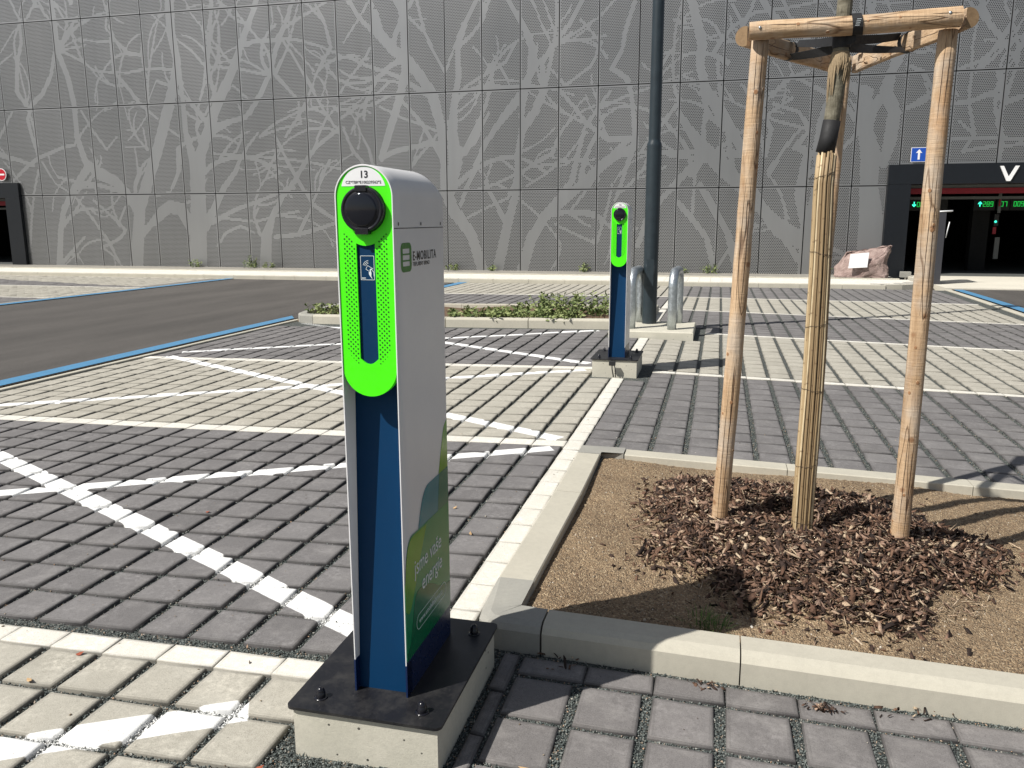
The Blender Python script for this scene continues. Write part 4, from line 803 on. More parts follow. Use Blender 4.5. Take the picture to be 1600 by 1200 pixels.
# pavement strip along the facade
KY = 16.45
def flat(name, poly, z, mat, kind='structure', th=.25):
    b = MB(); n = len(poly); b.add([(x, y, z) for x, y in poly]+[(x, y, z-th) for x, y in poly], [tuple(range(n)), tuple(range(2*n-1, n-1, -1))]+[(i, n+i, n+(i+1) % n, (i+1) % n) for i in range(n)])
    o = b.build(name, mat)
    if kind: o['kind'] = kind
    return o
ZP = -.015
cv = [(4.9, KY), (5.4, KY+.12), (5.8, KY+.35), (6.1, KY+.7), (6.28, KY+1.15), (6.32, 17.9)]
pave = []
def prow(x0, x1, y0, y1):
    n = round((x1-x0)/.30); p = (x1-x0)/n; return [(x0+p*i+.002, x0+p*(i+1)-.002, y0+.002, y1-.002) for i in range(n)]
b = MB()
for j in range(5):
    y0 = KY+.12+j*.38
    for q in prow(-34, 6.2, y0, y0+.38):
        if q[1] > 3.9 and q[2] > 18.6: continue
        if q[1] > 4.9 and q[2] < KY+.12+max(0, (q[1]-4.9))**2*1.0: continue
        b.box(q[0], q[2], -.25, q[1], q[3], ZP+g.uniform(-.0015, .0015), .003, tint=g.uniform(.2, .9))
o = b.build('pavement', 'cream'); o['kind'] = 'structure'
kb = thing('facade_kerb', 'long pale concrete kerb of the pavement running along the metal facade', 'kerb', (-8, KY, -.12))
for k in range(39):
    b = MB(); x0 = -34+k; b.box(x0+.003, KY-.03, -.3, x0+.997, KY+.115, ZP+.002, .012); b.build('kerb_stone', 'kerb', kb)
b = MB(); n = len(cv)
for (xa, ya), (xb, yb) in zip(cv[:-1], cv[1:]):
    d = Vector((xb-xa, yb-ya)).normalized(); nn = Vector((-d.y, d.x))*.14
    b.add([(xa, ya-.03, -.3), (xb, yb-.03, -.3), (xb, yb-.03, ZP+.002), (xa, ya-.03, ZP+.002), (xa+nn.x, ya+nn.y, ZP+.002), (xb+nn.x, yb+nn.y, ZP+.002)], [(0, 1, 2, 3), (3, 2, 5, 4)])
b.build('curved_kerb_stone', 'kerb', kb)
b = MB()
for k in range(40):
    x0 = -34+k; b.box(x0+.003, 18.475, -.3, min(x0+.997, 5.7), 18.54, ZP+.03, .008)
tag(b.build('pavement_edging', 'kerb'), kind='structure')
flat('gravel_verge', [(-34, 18.54), (5.9, 18.54), (5.9, FY+.1), (-34, FY+.1)], -.085, 'verge')
flat('garage_apron', [(6.42, 16.72), (16, 16.72), (16, FY+.02), (6.42, FY+.02)], -.085, 'apron')
# boulder with a plaque
bo = thing('boulder', 'reddish granite boulder with a white plaque by the garage entrance', 'rock', (5.0, 19.9, -.03))
prof = [(4.24, 0), (4.30, .12), (4.42, .45), (4.56, .62), (4.85, .70), (5.25, .745), (5.60, .83), (5.70, .835), (5.69, .7), (5.62, .45), (5.60, .22), (5.66, .05), (5.66, -.06), (4.3, -.06)]
vs, fs = [], []; NL = 7; cx, cz = 5.0, .28
for k in range(NL):
    t = k/(NL-1); y = 19.55+.75*t; s = (.62, .93, 1.0, 1.0, .96, .85, .55)[k]; g2 = random.Random(40)
    for i, (x, z) in enumerate(prof):
        jx, jz = g2.uniform(-.03, .03), g2.uniform(-.02, .02); jj = random.Random(100*k+i)
        X_ = cx+(x-cx)*(s if k < 3 else 1)+jj.uniform(-.035, .035)+(.25*(1-s) if k < 2 else 0); Z_ = max(-.08, (cz+(z-cz)*s) if z > .1 else z)+jj.uniform(-.02, .02)
        vs.append((X_, y+(.25*z if k < 3 else 0)+jj.uniform(-.03, .03), Z_))
n = len(prof)
for k in range(NL-1):
    for i in range(n): fs.append((k*n+i, k*n+(i+1) % n, (k+1)*n+(i+1) % n, (k+1)*n+i))
vs.append((5.0, 19.5, .3)); c0 = len(vs)-1; vs.append((5.0, 20.35, .3)); c1 = len(vs)-1
for i in range(n): fs.append((c0, (i+1) % n, i)); fs.append((c1, (NL-1)*n+i, (NL-1)*n+(i+1) % n))
b = MB(); b.add(vs, fs); o = b.build('rock', 'granite', bo)
sub = o.modifiers.new('s', 'SUBSURF'); sub.levels = sub.render_levels = 3; sub.subdivision_type = 'SIMPLE'
tex = bpy.data.textures.new('rk', 'CLOUDS'); tex.noise_scale = .22; tex.noise_depth = 4; dm = o.modifiers.new('d', 'DISPLACE'); dm.texture = tex; dm.strength = .10; dm.mid_level = .5
pu = Vector((1, .06, .02)).normalized(); pn = Vector((0, -.93, .36)); pv = pn.cross(pu).normalized(); pv = Vector((0.02, .25, .97)).normalized()
shape2d('plaque', [[(0, 0), (.50, .02), (.53, .44), (.04, .40)]], 'white', bo, ((4.53, 19.42, .22), pu, pv), .01)
for q in ([(.09, .31), (.36, .318), (.36, .326), (.09, .318)], [(.12, .10), (.26, .105), (.26, .125), (.12, .12)], [(.34, .108), (.45, .112), (.45, .13), (.34, .126)]): shape2d('printed_line', [q], 'paleline', bo, (Vector((4.53, 19.42, .22))-pu.cross(pv)*-.0104, pu, pv), .0005)
# ---------------------------------------------------------------- charging posts
def charger():
    X0, X1, YF, YR, ZB, CX, RR, ZC = -.022, .150, -3.43, -3.015, .1455, .064, .086, 1.633
    t = thing('charging_post', 'nearest white and green charging post numbered 13, on a black plate in the foreground', 'charging post', (CX, -3.23, 0), 'electric car charging posts')
    b = MB(); b.box(-.172, -3.545, -.12, .284, -2.925, .1365, .004); b.build('concrete_footing', 'cast', t)
    shape2d('base_plate', [rrect(-.192, -3.558, .297, -2.908, .022)], 'plate', t, ((0, 0, .141), (1, 0, 0), (0, 1, 0)), .0045)
    for bx, by in ((-.108, -3.49), (.218, -3.49), (.232, -3.0), (-.12, -3.0)):
        b = MB(); b.lathe([(.0, .0), (.021, 0), (.021, .0022), (.013, .0025)], (bx, by, ZB), 'z', 24)
        b.lathe([(.0145, .002), (.0145, .016), (.0128, .018), (.0125, .024), (.0095, .031), (.005, .0345), (0, .0355)], (bx, by, ZB), 'z', 16); b.build('bolt_cap', 'blackplastic', t)
    # shell: an inverted U swept backwards, rounded down at the rear of its top
    def prof(inset, s):
        r_ = RR-inset; pts = [(X0+inset, ZB)]+[(X0+inset, ZB+(ZC-ZB)*k/6) for k in range(1, 6)]
        pts += [(CX+r_*math.cos(R(180-180*k/28)), ZC+r_*math.sin(R(180-180*k/28))*s) for k in range(29)]
        pts += [(X1-inset, ZC-(ZC-ZB)*k/6) for k in range(1, 6)]+[(X1-inset, ZB)]
        return pts
    ys = [YF, YF+.002]+[YF+.002+(YR-.075-YF)*k/6 for k in range(1, 7)]; sc = [1]*8
    for k in range(1, 9): a = R(90*k/8); ys.append(YR-.075+.075*math.sin(a)); sc.append(.42+.58*math.cos(a))
    vs, fs, n = [], [], len(prof(0, 1)); 
    for y, s in zip(ys, sc): vs += [(x, y, z) for x, z in prof(.0012 if y == YF else 0, s)]
    for k in range(len(ys)-1):
        for i in range(n-1): fs.append((k*n+i, (k+1)*n+i, (k+1)*n+i+1, k*n+i+1))
    b = MB(); b.add(vs, fs, True)
    k = (len(ys)-1)*n; b.add([vs[k+i] for i in range(n)], [tuple(range(n))])            # rear
    T = .0042                                                                              # front rim and inner walls
    o_, i_ = prof(.0012, 1), prof(T, 1); v2 = [(x, YF, z) for x, z in o_]+[(x, YF, z) for x, z in i_]+[(x, YF+.16, z) for x, z in i_]
    f2 = [(i, i+1, n+i+1, n+i) for i in range(n-1)]+[(n+i, n+i+1, 2*n+i+1, 2*n+i) for i in range(n-1)]
    b.add(v2, f2, False); sh = b.build('shell', 'shell', t)
    for zz in (1.5485,):   # seam of the top hood on both sides
        b = MB(); b.box(X1+.0002, YF+.002, zz-.0012, X1+.0006, YR, zz+.0012); b.box(X0-.0006, YF+.002, zz-.0012, X0-.0002, YR, zz+.0012); b.build('hood_seam', 'ink', t)
    b = MB()
    for y in (-3.398, -3.22, -3.042):
        vs = [(X1+.0012, y+.0042*math.cos(a), 1.560+.0052*math.sin(a)) for a in [2*math.pi*i/12 for i in range(12)]]; b.add(vs, [tuple(range(12))])
    b.build('hood_screws', 'ink', t)
    # inclined navy front panel between the walls, deeper towards the top
    xi0, xi1 = X0+T+.0005, X1-T-.0005; yb, yt, zt = YF+.026, YF+.082, 1.20
    b = MB(); b.add([(xi0, yb, ZB), (xi1, yb, ZB), (xi1, yt, zt), (xi0, yt, zt), (xi0, yb+.02, ZB), (xi1, yb+.02, ZB), (xi1, yt+.02, zt), (xi0, yt+.02, zt)], [(0, 1, 2, 3), (4, 7, 6, 5), (3, 2, 6, 7)]); b.build('front_panel', 'navy', t)
    # navy foot: film on the outer walls and the lower ends of the inner walls
    e = .0006; b = MB()
    b.add([(X1+e, YF+.0, ZB), (X1+e, YR, ZB), (X1+e, YR, .255), (X1+e, YF, .262)], [(0, 1, 2, 3)])
    b.add([(X0-e, YF, ZB), (X0-e, YR, ZB), (X0-e, YR, .255), (X0-e, YF, .262)], [(3, 2, 1, 0)])
    for xa, xb in ((X0-e, X0+T+e), (X1-T-e, X1+e)): b.box(xa, YF-e, ZB, xb, YF+.04, .25)
    b.build('foot_film', 'navy2', t)
    # green front plate with the reader slot cut out
    gr = RR-.0052; out = arc(CX, ZC-.0, gr, 0, 180, 28)+arc(CX, 1.078+gr, gr, 180, 360, 28)
    sw = .0275; slot = [(CX-sw, 1.187)]+[(CX-sw+2*sw*i/10, 1.187-.016*math.sin(math.pi*i/10)) for i in range(1, 10)]+[(CX+sw, 1.187)]+[(CX+sw-2*sw*i/10, 1.508-.0065*math.sin(math.pi*i/10)) for i in range(0, 11)]
    gp_ = shape2d('green_front', [out, slot], 'green', t, ((0, YF+.0055, 0), (1, 0, 0), (0, 0, 1)), .0025)
    b = MB(); b.box(CX-sw-.004, YF+.0095, 1.165, CX+sw+.004, YF+.0125, 1.515); b.build('reader_panel', 'navy', t)
    b = MB()   # closing wall behind the green plate
    vs = [(x, YF+.030, z) for x, z in out]; vs2 = [(x, YF+.0081, z) for x, z in out]; n2 = len(out)
    b.add(vs, [tuple(range(n2))]); b.add(vs+vs2, [(i, (i+1) % n2, n2+(i+1) % n2, n2+i) for i in range(n2)]); b.build('front_box', 'green', t)
    yg = YF+.0026
    for sd in (-1, 1):
        b = MB()
        for rI in range(58):
            z = 1.533-rI*.00665
            for cI in range(5):
                if (cI+rI) % 2: continue
                x = CX+sd*(.0335+cI*.0071)
                top_, bot_ = 1.541-.036*math.exp(-cI/1.5), 1.163+.010*cI
                if z > top_ or z < bot_: continue
                f = min(1, (top_-z)/.016+.45, (z-bot_)/.03+.4); r_ = .00245*f
                vs = [(x+r_*math.cos(a), yg, z+r_*1.05*math.sin(a)) for a in [2*math.pi*i/10 for i in range(10)]]; b.add(vs, [tuple(range(10))])
        b.build('perforation', 'perf', t)
    # number sticker
    fr = lambda x, z, y=YF+.0026: ((x, y, z), (1, 0, 0), (0, 0, 1))
    st = shape2d('number_sticker', [[(.001, 1.6615)]+[(CX+.0655*math.cos(R(a)), 1.6475+.0655*math.sin(R(a))) for a in range(166, 12, -8)]+[(.128, 1.6615)]], 'white', t, fr(0, 0), .0004)
    text('number', '13', 'ink', st, fr(CX+.003, 1.6835, YF+.0018), .0262, 1.0, .02, 'CENTER', .0002)
    text('serial_number', 'CZ*TBR*E100239562*2', 'ink', st, fr(CX+.001, 1.6680, YF+.0018), .0108, .98, .003, 'CENTER', .0002)
    # socket
    sx, sz_ = CX+.0005, 1.5985; b = MB()
    b.lathe([(.0, -.0225), (.046, -.0225), (.0500, -.020), (.0515, -.0195), (.0525, -.0215), (.0585, -.0215), (.0610, -.019), (.0610, -.003), (.063, -.0015), (.063, .004)], (sx, YF+.0045, sz_), 'y', 56)
    so = b.build('socket', 'blackplastic', t)
    b = MB(); b.lathe([(.0, -.0252), (.040, -.0250), (.0445, -.0238), (.0452, -.022)], (sx, YF+.0045, sz_), 'y', 48); b.build('lid', 'socketglass', so)
    b = MB(); b.box(sx-.0165, YF-.0205, sz_+.047, sx+.0165, YF+.002, sz_+.0645, .002); b.build('hinge', 'blackplastic', so)
    b = MB(); b.box(sx-.019, YF-.0215, sz_-.066, sx+.019, YF+.002, sz_-.048, .002); b.build('latch', 'blackplastic', so)
    # card symbol
    yr = YF+.0090; F2 = lambda: ((0, yr, 0), (1, 0, 0), (0, 0, 1)); e2 = .0003
    x0, x1, z0, z1 = .0445, .0855, 1.4075, 1.4745
    def L(pts, w=.0011): return stroke(pts, w)
    cd = shape2d('card_symbol', [rrect(x0, z0, x1, z1, .002), rrect(x0+.0012, z0+.0012, x1-.0012, z1-.0012, .0015)], 'paleline', t, F2(), e2)
    cx_, cz_ = .0685, 1.4455
    sp = [L(arc(cx_, cz_-.001, r_, 92, 168, 8), .0011) for r_ in (.0165, .0125, .0085)]
    sp += [L([(.0655, 1.4475), (.0815, 1.4385)]), L([(.0655, 1.4475), (.0600, 1.4375)]), L([(.0600, 1.4375), (.0690, 1.4320)]),
           [(.0815, 1.4395), (.0735, 1.4385), (.0712, 1.4345), (.0722, 1.4300), (.0690, 1.4310), (.0685, 1.4255), (.0705, 1.4200), (.0780, 1.4110), (.0785, 1.4120), (.0755, 1.4185), (.0765, 1.4265), (.0745, 1.4345)],
           L([(.0770, 1.4370), (.0835, 1.4290), (.0838, 1.4180)], .0013)]
    for q in sp: shape2d('symbol_line', [q], 'paleline', cd, F2(), e2)
    text('symbol_text', 'RFID', 'paleline', cd, ((.0475, yr-.0002, 1.4105), (1, 0, 0), (0, 0, 1)), .0058, 1., .02, 'LEFT', .0002)
    # graphics on the right side; u runs backwards (+Y), seen from +X
    def side(name, pts, mat, k, rad=0):
        return shape2d(name, pts if isinstance(pts[0], list) else [pts], mat, t, ((X1+.0003+.00035*k, 0, 0), (0, 1, 0), (0, 0, 1)), .00012)
    def sm(pts, it=2):
        for _ in range(it): 
            q = []; n_ = len(pts)
            for i in range(n_):
                a, b_ = pts[i], pts[(i+1) % n_]
                if len(a) == 3: q.append(a)
                if len(a) == 3 and len(b_) == 3: continue
                pa = (a[0]*.75+b_[0]*.25, a[1]*.75+b_[1]*.25); pb = (a[0]*.25+b_[0]*.75, a[1]*.25+b_[1]*.75)
                if len(a) == 2: q.append(pa)
                if len(b_) == 2: q.append(pb)
            pts = q
        return [(p[0], p[1]) for p in pts]
    yr_ = YR-.001; s = 1
    side('wave_film', sm([(yr_, .92, s), (yr_, .70, s), (-3.13, .70, s), (-3.075, .845), (-3.05, .905)]), 'f_olive', 1)
    side('wave_film', sm([(yr_, .757, s), (yr_, .60, s), (-3.33, .58, s), (-3.262, .755), (-3.15, .757)], 3), 'f_teal', 2)
    side('wave_film', sm([(yr_, .757, s), (yr_, .60, s), (-3.13, .60, s), (-3.105, .757, s)]), 'f_over', 3)
    side('wave_film', sm([(yr_, .633, s), (yr_, .265, s), (YF+.001, .265, s), (YF+.001, .48, s), (-3.405, .645), (-3.30, .640)], 3), 'f_mid', 4)
    side('wave_film', sm([(YF+.001, .425, s), (YF+.001, .50, s), (-3.405, .640), (-3.28, .634), (-3.235, .632, s), (-3.30, .545), (-3.365, .44), (-3.40, .40)], 3), 'f_olive2', 5)
    side('wave_film', sm([(YF+.001, .262, s), (YF+.001, .285, s), (-3.395, .30), (-3.36, .42), (-3.33, .455), (-3.22, .43), (-3.10, .36), (yr_, .345, s), (yr_, .256, s)], 3), 'f_low', 6)
    SF = lambda y, z, k=7: ((X1+.0003+.00035*k, y, z), (0, 1, 0), (0, 0, 1))
    text('slogan', 'jsme vaše', 'paleline', t, SF(-3.352, .505), .074, .88, .002, 'LEFT', .0001)
    text('slogan', 'energie', 'paleline', t, SF(-3.290, .432), .074, .88, .002, 'LEFT', .0001)
    pc = rrect(-3.345, .318, -3.062, .368, .0245, 8); pi = rrect(-3.3432, .3198, -3.0638, .3662, .0228, 8)
    wp = side('web_frame', [pc, pi], 'paleline', 7)
    text('web_address', 'www.emobilitabrno.cz', 'paleline', wp, SF(-3.322, .336), .0265, .92, 0, 'LEFT', .0001)
    lg = side('logo', [rrect(-3.386, 1.426, -3.303, 1.508, .018), rrect(-3.371, 1.478, -3.318, 1.4915, .002), rrect(-3.371, 1.460, -3.318, 1.4735, .002), rrect(-3.371, 1.4425, -3.318, 1.4555, .002)], 'logogreen', 1)
    text('logo_text', 'E-MOBILITA', 'ink', t, SF(-3.293, 1.4565, 1), .0365, .95, .018, 'LEFT', .0001, 1.14)
    text('logo_text', 'TEPLÁRNY BRNO', 'ink', t, SF(-3.293, 1.4395, 1), .0170, 1.08, .008, 'LEFT', .0001)
    return t
ch1 = charger()
def copy_tree(o, parent=None, skip=()):
    c = o.copy(); C.objects.link(c)
    if parent is not None: c.parent = parent
    for ch in list(o.children):
        if ch.name.split('.')[0] not in skip: copy_tree(ch, c, skip)
    return c
ch2 = copy_tree(ch1, None, ('number', 'wave_film', 'slogan', 'web_address', 'web_frame', 'logo', 'logo_text'))
ch2.location = (.019, 3.095, .025)
ch2['label'] = 'farther white and green charging post standing beside the lamp post and the steel hoops'

CO = ch2.location-ch1.location
stk = [c for c in ch2.children if c.name.startswith('number_sticker')][0]
cab = MB(); cab.tube([(-.005, 2.72, .125), (.0, 2.70, .08), (.01, 2.702, .03), (.012, 2.715, 0)], .006, 8); cab.tube([(.02, 2.72, .115), (.035, 2.695, .07), (.035, 2.705, .0)], .005, 8)
cab.box(-.035, 2.705, .115, .03, 2.735, .163, .004)
O1, O2 = Vector((.064, -3.23, 0)), ch2.location
text('number', '16', 'ink', stk, ((.067+.019-.064, -3.43+.0018+6.325, 1.6835+.025), (1, 0, 0), (0, 0, 1)), .0265, 1.0, .012, 'CENTER', .0002)
text('serial_number', 'CZ*TBR*E100239562*1', 'ink', stk, ((.065+.019-.064, -3.43+.0018+6.325, 1.6680+.025), (1, 0, 0), (0, 0, 1)), .0108, .98, .010, 'CENTER', .0002)
cab.build('cable', 'strap', ch2)
# ---------------------------------------------------------------- lamp post, plinth, hoops
sl = MB(); ZS = .085; sl.box(-.43, 5.68, -.2, .712, 6.90, ZS, .012); tag(sl.build('concrete_plinth', 'cast'), 'low square concrete plinth carrying the lamp post and steel hoops', 'plinth')
lp = thing('street_lamp', 'dark grey steel lamp post rising from the concrete plinth behind the farther charging post', 'lamp post', (.05, 6.60, ZS))
b = MB(); b.lathe([(.104, 0), (.104, 2.50), (.102, 2.53), (.084, 2.57), (.083, 2.6), (.078, 6.5), (.062, 10.2), (0, 10.2)], (.05, 6.60, ZS), 'z', 32); b.build('pole', 'lamp', lp)
b = MB(); b.lathe([(.106, .93), (.106, .935)], (.05, 6.6, ZS), 'z', 32); b.box(.0, 6.494, ZS+.55, .10, 6.500, ZS+.93, .002); b.build('access_door', 'lamp', lp)
b = MB(); b.box(-.42, 6.5, ZS+10.15, .05, 6.7, ZS+10.22, .01); b.build('lamp_head', 'lamp', lp)
def hoop(x, y0, y1, h, lab):
    t = thing('bollard_hoop', lab, 'hoop barrier', (x, (y0+y1)/2, ZS), 'steel hoops around the lamp post')
    dx = .05; pts = []; r_ = .20; n = 10
    def P(s_, z): f = (s_-y0)/(y1-y0); return (x+dx*f, s_, ZS+z)
    pts += [P(y0, 0), P(y0, .3), P(y0, h-r_)]+[P(y0+r_-r_*math.cos(R(90*k/n)), h-r_+r_*math.sin(R(90*k/n))) for k in range(1, n+1)]
    pts += [P(y1-r_+r_*math.sin(R(90*k/n)), h-r_+r_*math.cos(R(90*k/n))) for k in range(0, n+1)]+[P(y1, .3), P(y1, 0)]
    b = MB(); b.tube(pts, .062, 20); b.build('tube', 'galv', t); return t
hoop(.41, 5.96, 6.74, .78, 'galvanised steel hoop on the right of the lamp post')
hoop(-.15, 5.96, 6.74, .78, 'galvanised steel hoop between the farther charging post and the lamp post')
# ---------------------------------------------------------------- raised bed with weeds
b2 = thing('weed_bed_kerb', 'long pale kerb around the weedy planting bed behind the crossed parking bays', 'kerb', (-3, 6.6, 0))
kerb('front_kerb_stone', [(-5.5, 6.88), (-3.1, 6.64), (-.45, 6.62)], .14, .13, parent=b2, stone=1.15, ch=(.03, .03), gap=.012)
kerb('back_kerb_stone', [(-5.9, 9.02), (-.0, 9.02)], .14, .13, parent=b2, stone=1.15, side=-1, ch=(.02, .02))
kerb('side_kerb_stone', [(.02, 9.02), (.02, 6.92)], .14, .13, parent=b2, stone=1.05, side=-1, ch=(.02, .02))
kerb('side_kerb_stone', [(-6.0, 8.95), (-5.98, 7.45), (-5.92, 7.18), (-5.78, 6.98), (-5.5, 6.88)], .14, .13, parent=b2, stone=1.4, mat='kerb2', ch=(.03, .03))
def bz(X, Y): return gz(X, Y)+.085+.02*np.sin(np.asarray(X)*2.3)+.012*np.sin(np.asarray(Y)*6+np.asarray(X)*5)
sheet('brown_soil', -5.92, -.1, 6.78, 8.9, 0, 'soil2', .07, zf=lambda X, Y: np.where((Y < 6.64+(-3-X)*.12+.09) | ((X < -5.7) & (Y < 7.2)), gz(X, Y)-.05, bz(X, Y)))
flatq = lambda: None
def plant(name, x, y, z, h, sp, n, label, cat, group, mat='weed', seed=0, lw=.012):
    g = random.Random(seed); b = MB()
    for i in range(n):
        a = g.uniform(0, 6.283); r0 = sp*math.sqrt(g.random())*.5; bx, by = x+r0*math.cos(a), y+r0*math.sin(a)
        hh = h*g.uniform(.35, 1); lean = g.uniform(.1, .6); px, py = bx+math.cos(a)*sp*.5*lean, by+math.sin(a)*sp*.5*lean
        tv = g.uniform(0, 1)
        if mat == 'grass':
            d = Vector((-math.sin(a), math.cos(a), 0))*lw*.25; p0, p1, p2 = Vector((bx, by, z)), Vector(((bx+px)/2, (by+py)/2, z+hh*.6)), Vector((px+math.cos(a)*.02, py+math.sin(a)*.02, z+hh))
            b.add([p0-d, p0+d, p1+d*.8, p1-d*.8, p2], [(0, 1, 2, 3), (3, 2, 4)], tint=tv)
        else:
            b.tube([(bx, by, z), ((bx+px)/2, (by+py)/2, z+hh*.6), (px, py, z+hh)], lw*.12, 4, False, tint=tv*.5)
            for k in range(int(5+hh*26)):
                t = (k+1)/(6+hh*26); c = Vector((bx+(px-bx)*t, by+(py-by)*t, z+hh*t)); aa = g.uniform(0, 6.283); el = g.uniform(-.3, .9)
                d = Vector((math.cos(aa)*math.cos(el), math.sin(aa)*math.cos(el), math.sin(el))); l = lw*g.uniform(1.5, 3.6); s_ = d.orthogonal().normalized()*lw*g.uniform(.4, .8)
                b.add([c, c+d*l*.5+s_, c+d*l, c+d*l*.5-s_], [(0, 1, 2, 3)], tint=min(1, max(0, tv+g.uniform(-.3, .3))))
    o = b.build(name, mat); o.data.transform(Matrix.Translation((-x, -y, -z))); o.location = (x, y, z)
    return tag(o, label, cat, group)
W_ = [(-5.42, 7.25, .26, .55, 'pale weed clump at the left corner of the kerbed bed', 26), (-2.92, 6.95, .20, .45, 'low weed right beside the near charging post, in the kerbed bed', 24),
      (-2.35, 6.98, .22, .55, 'spreading low weed left of centre in the kerbed bed', 30), (-1.85, 6.96, .18, .5, 'flat green weed at the kerb edge in the middle of the bed', 26),
      (-1.45, 7.35, .42, .62, 'tallest bushy weed in the middle of the kerbed bed', 44), (-1.30, 6.92, .20, .5, 'low leafy weed just in front of the tallest one', 24),
      (-.95, 7.9, .38, .5, 'bushy dark weed behind, right of the tallest one in the bed', 30), (-.28, 7.0, .26, .42, 'yellowish weed tuft beside the farther charging post', 22), (-2.0, 7.6, .2, .5, 'small weed at the back of the kerbed bed', 18)]
for i, (x, y, h, sp, lab, n) in enumerate(W_): plant('weed', x, y, float(bz(x, y)), h, sp, n, lab, 'weed', 'weeds in the kerbed bed', 'weed', 50+i, .030)
gb = MB(); g = random.Random(77)
for i in range(1500):
    x, y = g.gauss(-2.1, .85), 6.82+abs(g.gauss(0, .25)); 
    if x < -3.7 or x > -.2: continue
    if math.sin(x*2.1)+math.sin(x*5.3+1)*.6 < -.1 and g.random() < .8: continue
    z = float(bz(x, y)); a = g.uniform(0, 6.28); l = g.uniform(.03, .10); d = Vector((math.cos(a), math.sin(a), g.uniform(.3, 1.6))).normalized()*l; s_ = Vector((-math.sin(a), math.cos(a), 0))*.007
    gb.add([(x, y, z), Vector((x, y, z))+d*.5+s_, Vector((x, y, z))+d, Vector((x, y, z))+d*.5-s_], [(0, 1, 2, 3)], tint=g.random())
tag(gb.build('ground_weeds', 'weed'), kind='stuff')
WF = [(-17.6, .42, 'leftmost weed, a small one, at the foot of the metal facade'), (-15.3, .66, 'tallest green weed at the foot of the facade, left of the near charging post'), (-14.6, .32, 'low weed beside the tallest one at the foot of the facade'),
      (-7.7, .34, 'small weed at the facade foot just right of the near charging post'), (-6.3, .28, 'tiny weed at the facade foot right of the near charging post'), (-3.25, .42, 'weed at the facade foot left of the farther charging post'), (-.15, .30, 'weed tuft at the facade foot between lamp post and farther post'), (.75, .42, 'weed at the facade foot behind the right steel hoop'), (3.95, .5, 'weed at the facade foot left of the boulder')]
for i, (x, h, lab) in enumerate(WF): plant('weed', x, 21.2, -.085, h*.75, h*1.0, 10, lab, 'weed', 'weeds along the facade', 'weed', 90+i, .03)
# grass tufts in the near bed
for i, (x, y, h, sp, lab) in enumerate([(1.06, -2.56, .06, .12, 'small grass tuft by the kerb inside the shadow of the near charging post'), (1.00, -2.50, .05, .14, 'thin grass tuft in the shadow on the sand'), (2.42, -1.83, .05, .10, 'thin grass tuft on the sand right of the bark mulch')]):
    plant('grass_tuft', x, y, float(soilz(x, y)), h, sp, 60, lab, 'grass tuft', 'grass tufts on the sand', 'grass', 120+i, .006)
# ---------------------------------------------------------------- staked young tree
GX = [(1.060, -1.606), (1.880, -1.586), (1.508, -1.03)]; TP = [(1.144, -1.606), (1.891, -1.586), (1.598, -.74)]
ZT = 2.338
fr_ = thing('tree_support_frame', 'three peeled pine stakes joined by half-round rails around the young tree', 'tree stakes', (1.55, -1.2, .15))
def mound_z(x, y): h, r_ = mound(x, y); return float(soilz(x, y)+h*.8)
def marks(b, pts, rad, seed, dirs, nk, flat_):
    g = random.Random(seed); n = len(pts); P = [Vector(p) for p in pts]
    ax = (P[-1]-P[0]).normalized()
    def at(t, d, k=1.0):
        i = min(n-2, int(t*(n-1))); f = t*(n-1)-i; c = P[i].lerp(P[i+1], f); r_ = rad[i]+(rad[i+1]-rad[i])*f; d = Vector(d); d = (d-ax*d.dot(ax)).normalized(); return c+d*r_*k, d
    b.m = 1
    for d in dirs:
        for (t0, t1) in ((g.uniform(.03, .10), g.uniform(.28, .42)), (g.uniform(.45, .5), g.uniform(.62, .8)), (g.uniform(.82, .86), .99)):
            m_ = 16; side_ = ax.cross(Vector(d)).normalized(); q = []; ph = g.uniform(0, 6)
            for i in range(m_+1):
                t = t0+(t1-t0)*i/m_; q.append(at(t, Vector(d)+side_*(.10*math.sin(t*9+ph)+g.uniform(-.02, .02)), .9935)[0])
            b.tube(q, [.0013*math.sin(math.pi*(i+.4)/(m_+.8))+.0002 for i in range(m_+1)], 5, False)
    b.m = 2
    for i in range(nk):
        t = g.uniform(.03, .97); a = g.uniform(-1.3, 1.3); side_ = ax.cross(Vector(dirs[0])).normalized(); c, d = at(t, Vector(dirs[0]).normalized()*math.cos(a)+side_*math.sin(a), 1.0)
        u = ax; v = d.cross(u); r_ = g.uniform(.004, .0085); K = 12
        vs = [c+d*.0016]+[c+d*(.0010-.00045*(math.sin(2*math.pi*j/K)*r_/.01)**2)+u*r_*1.25*math.cos(2*math.pi*j/K)+v*r_*math.sin(2*math.pi*j/K) for j in range(K)]+[c-d*.004+u*r_*1.7*math.cos(2*math.pi*j/K)+v*r_*1.5*math.sin(2*math.pi*j/K) for j in range(K)]
        b.add(vs, [(0, 1+j, 1+(j+1) % K) for j in range(K)], True); b.m = 0
        b.add(vs, [(1+j, 1+K+j, 1+K+(j+1) % K, 1+(j+1) % K) for j in range(K)], True); b.m = 2
    b.m = 0
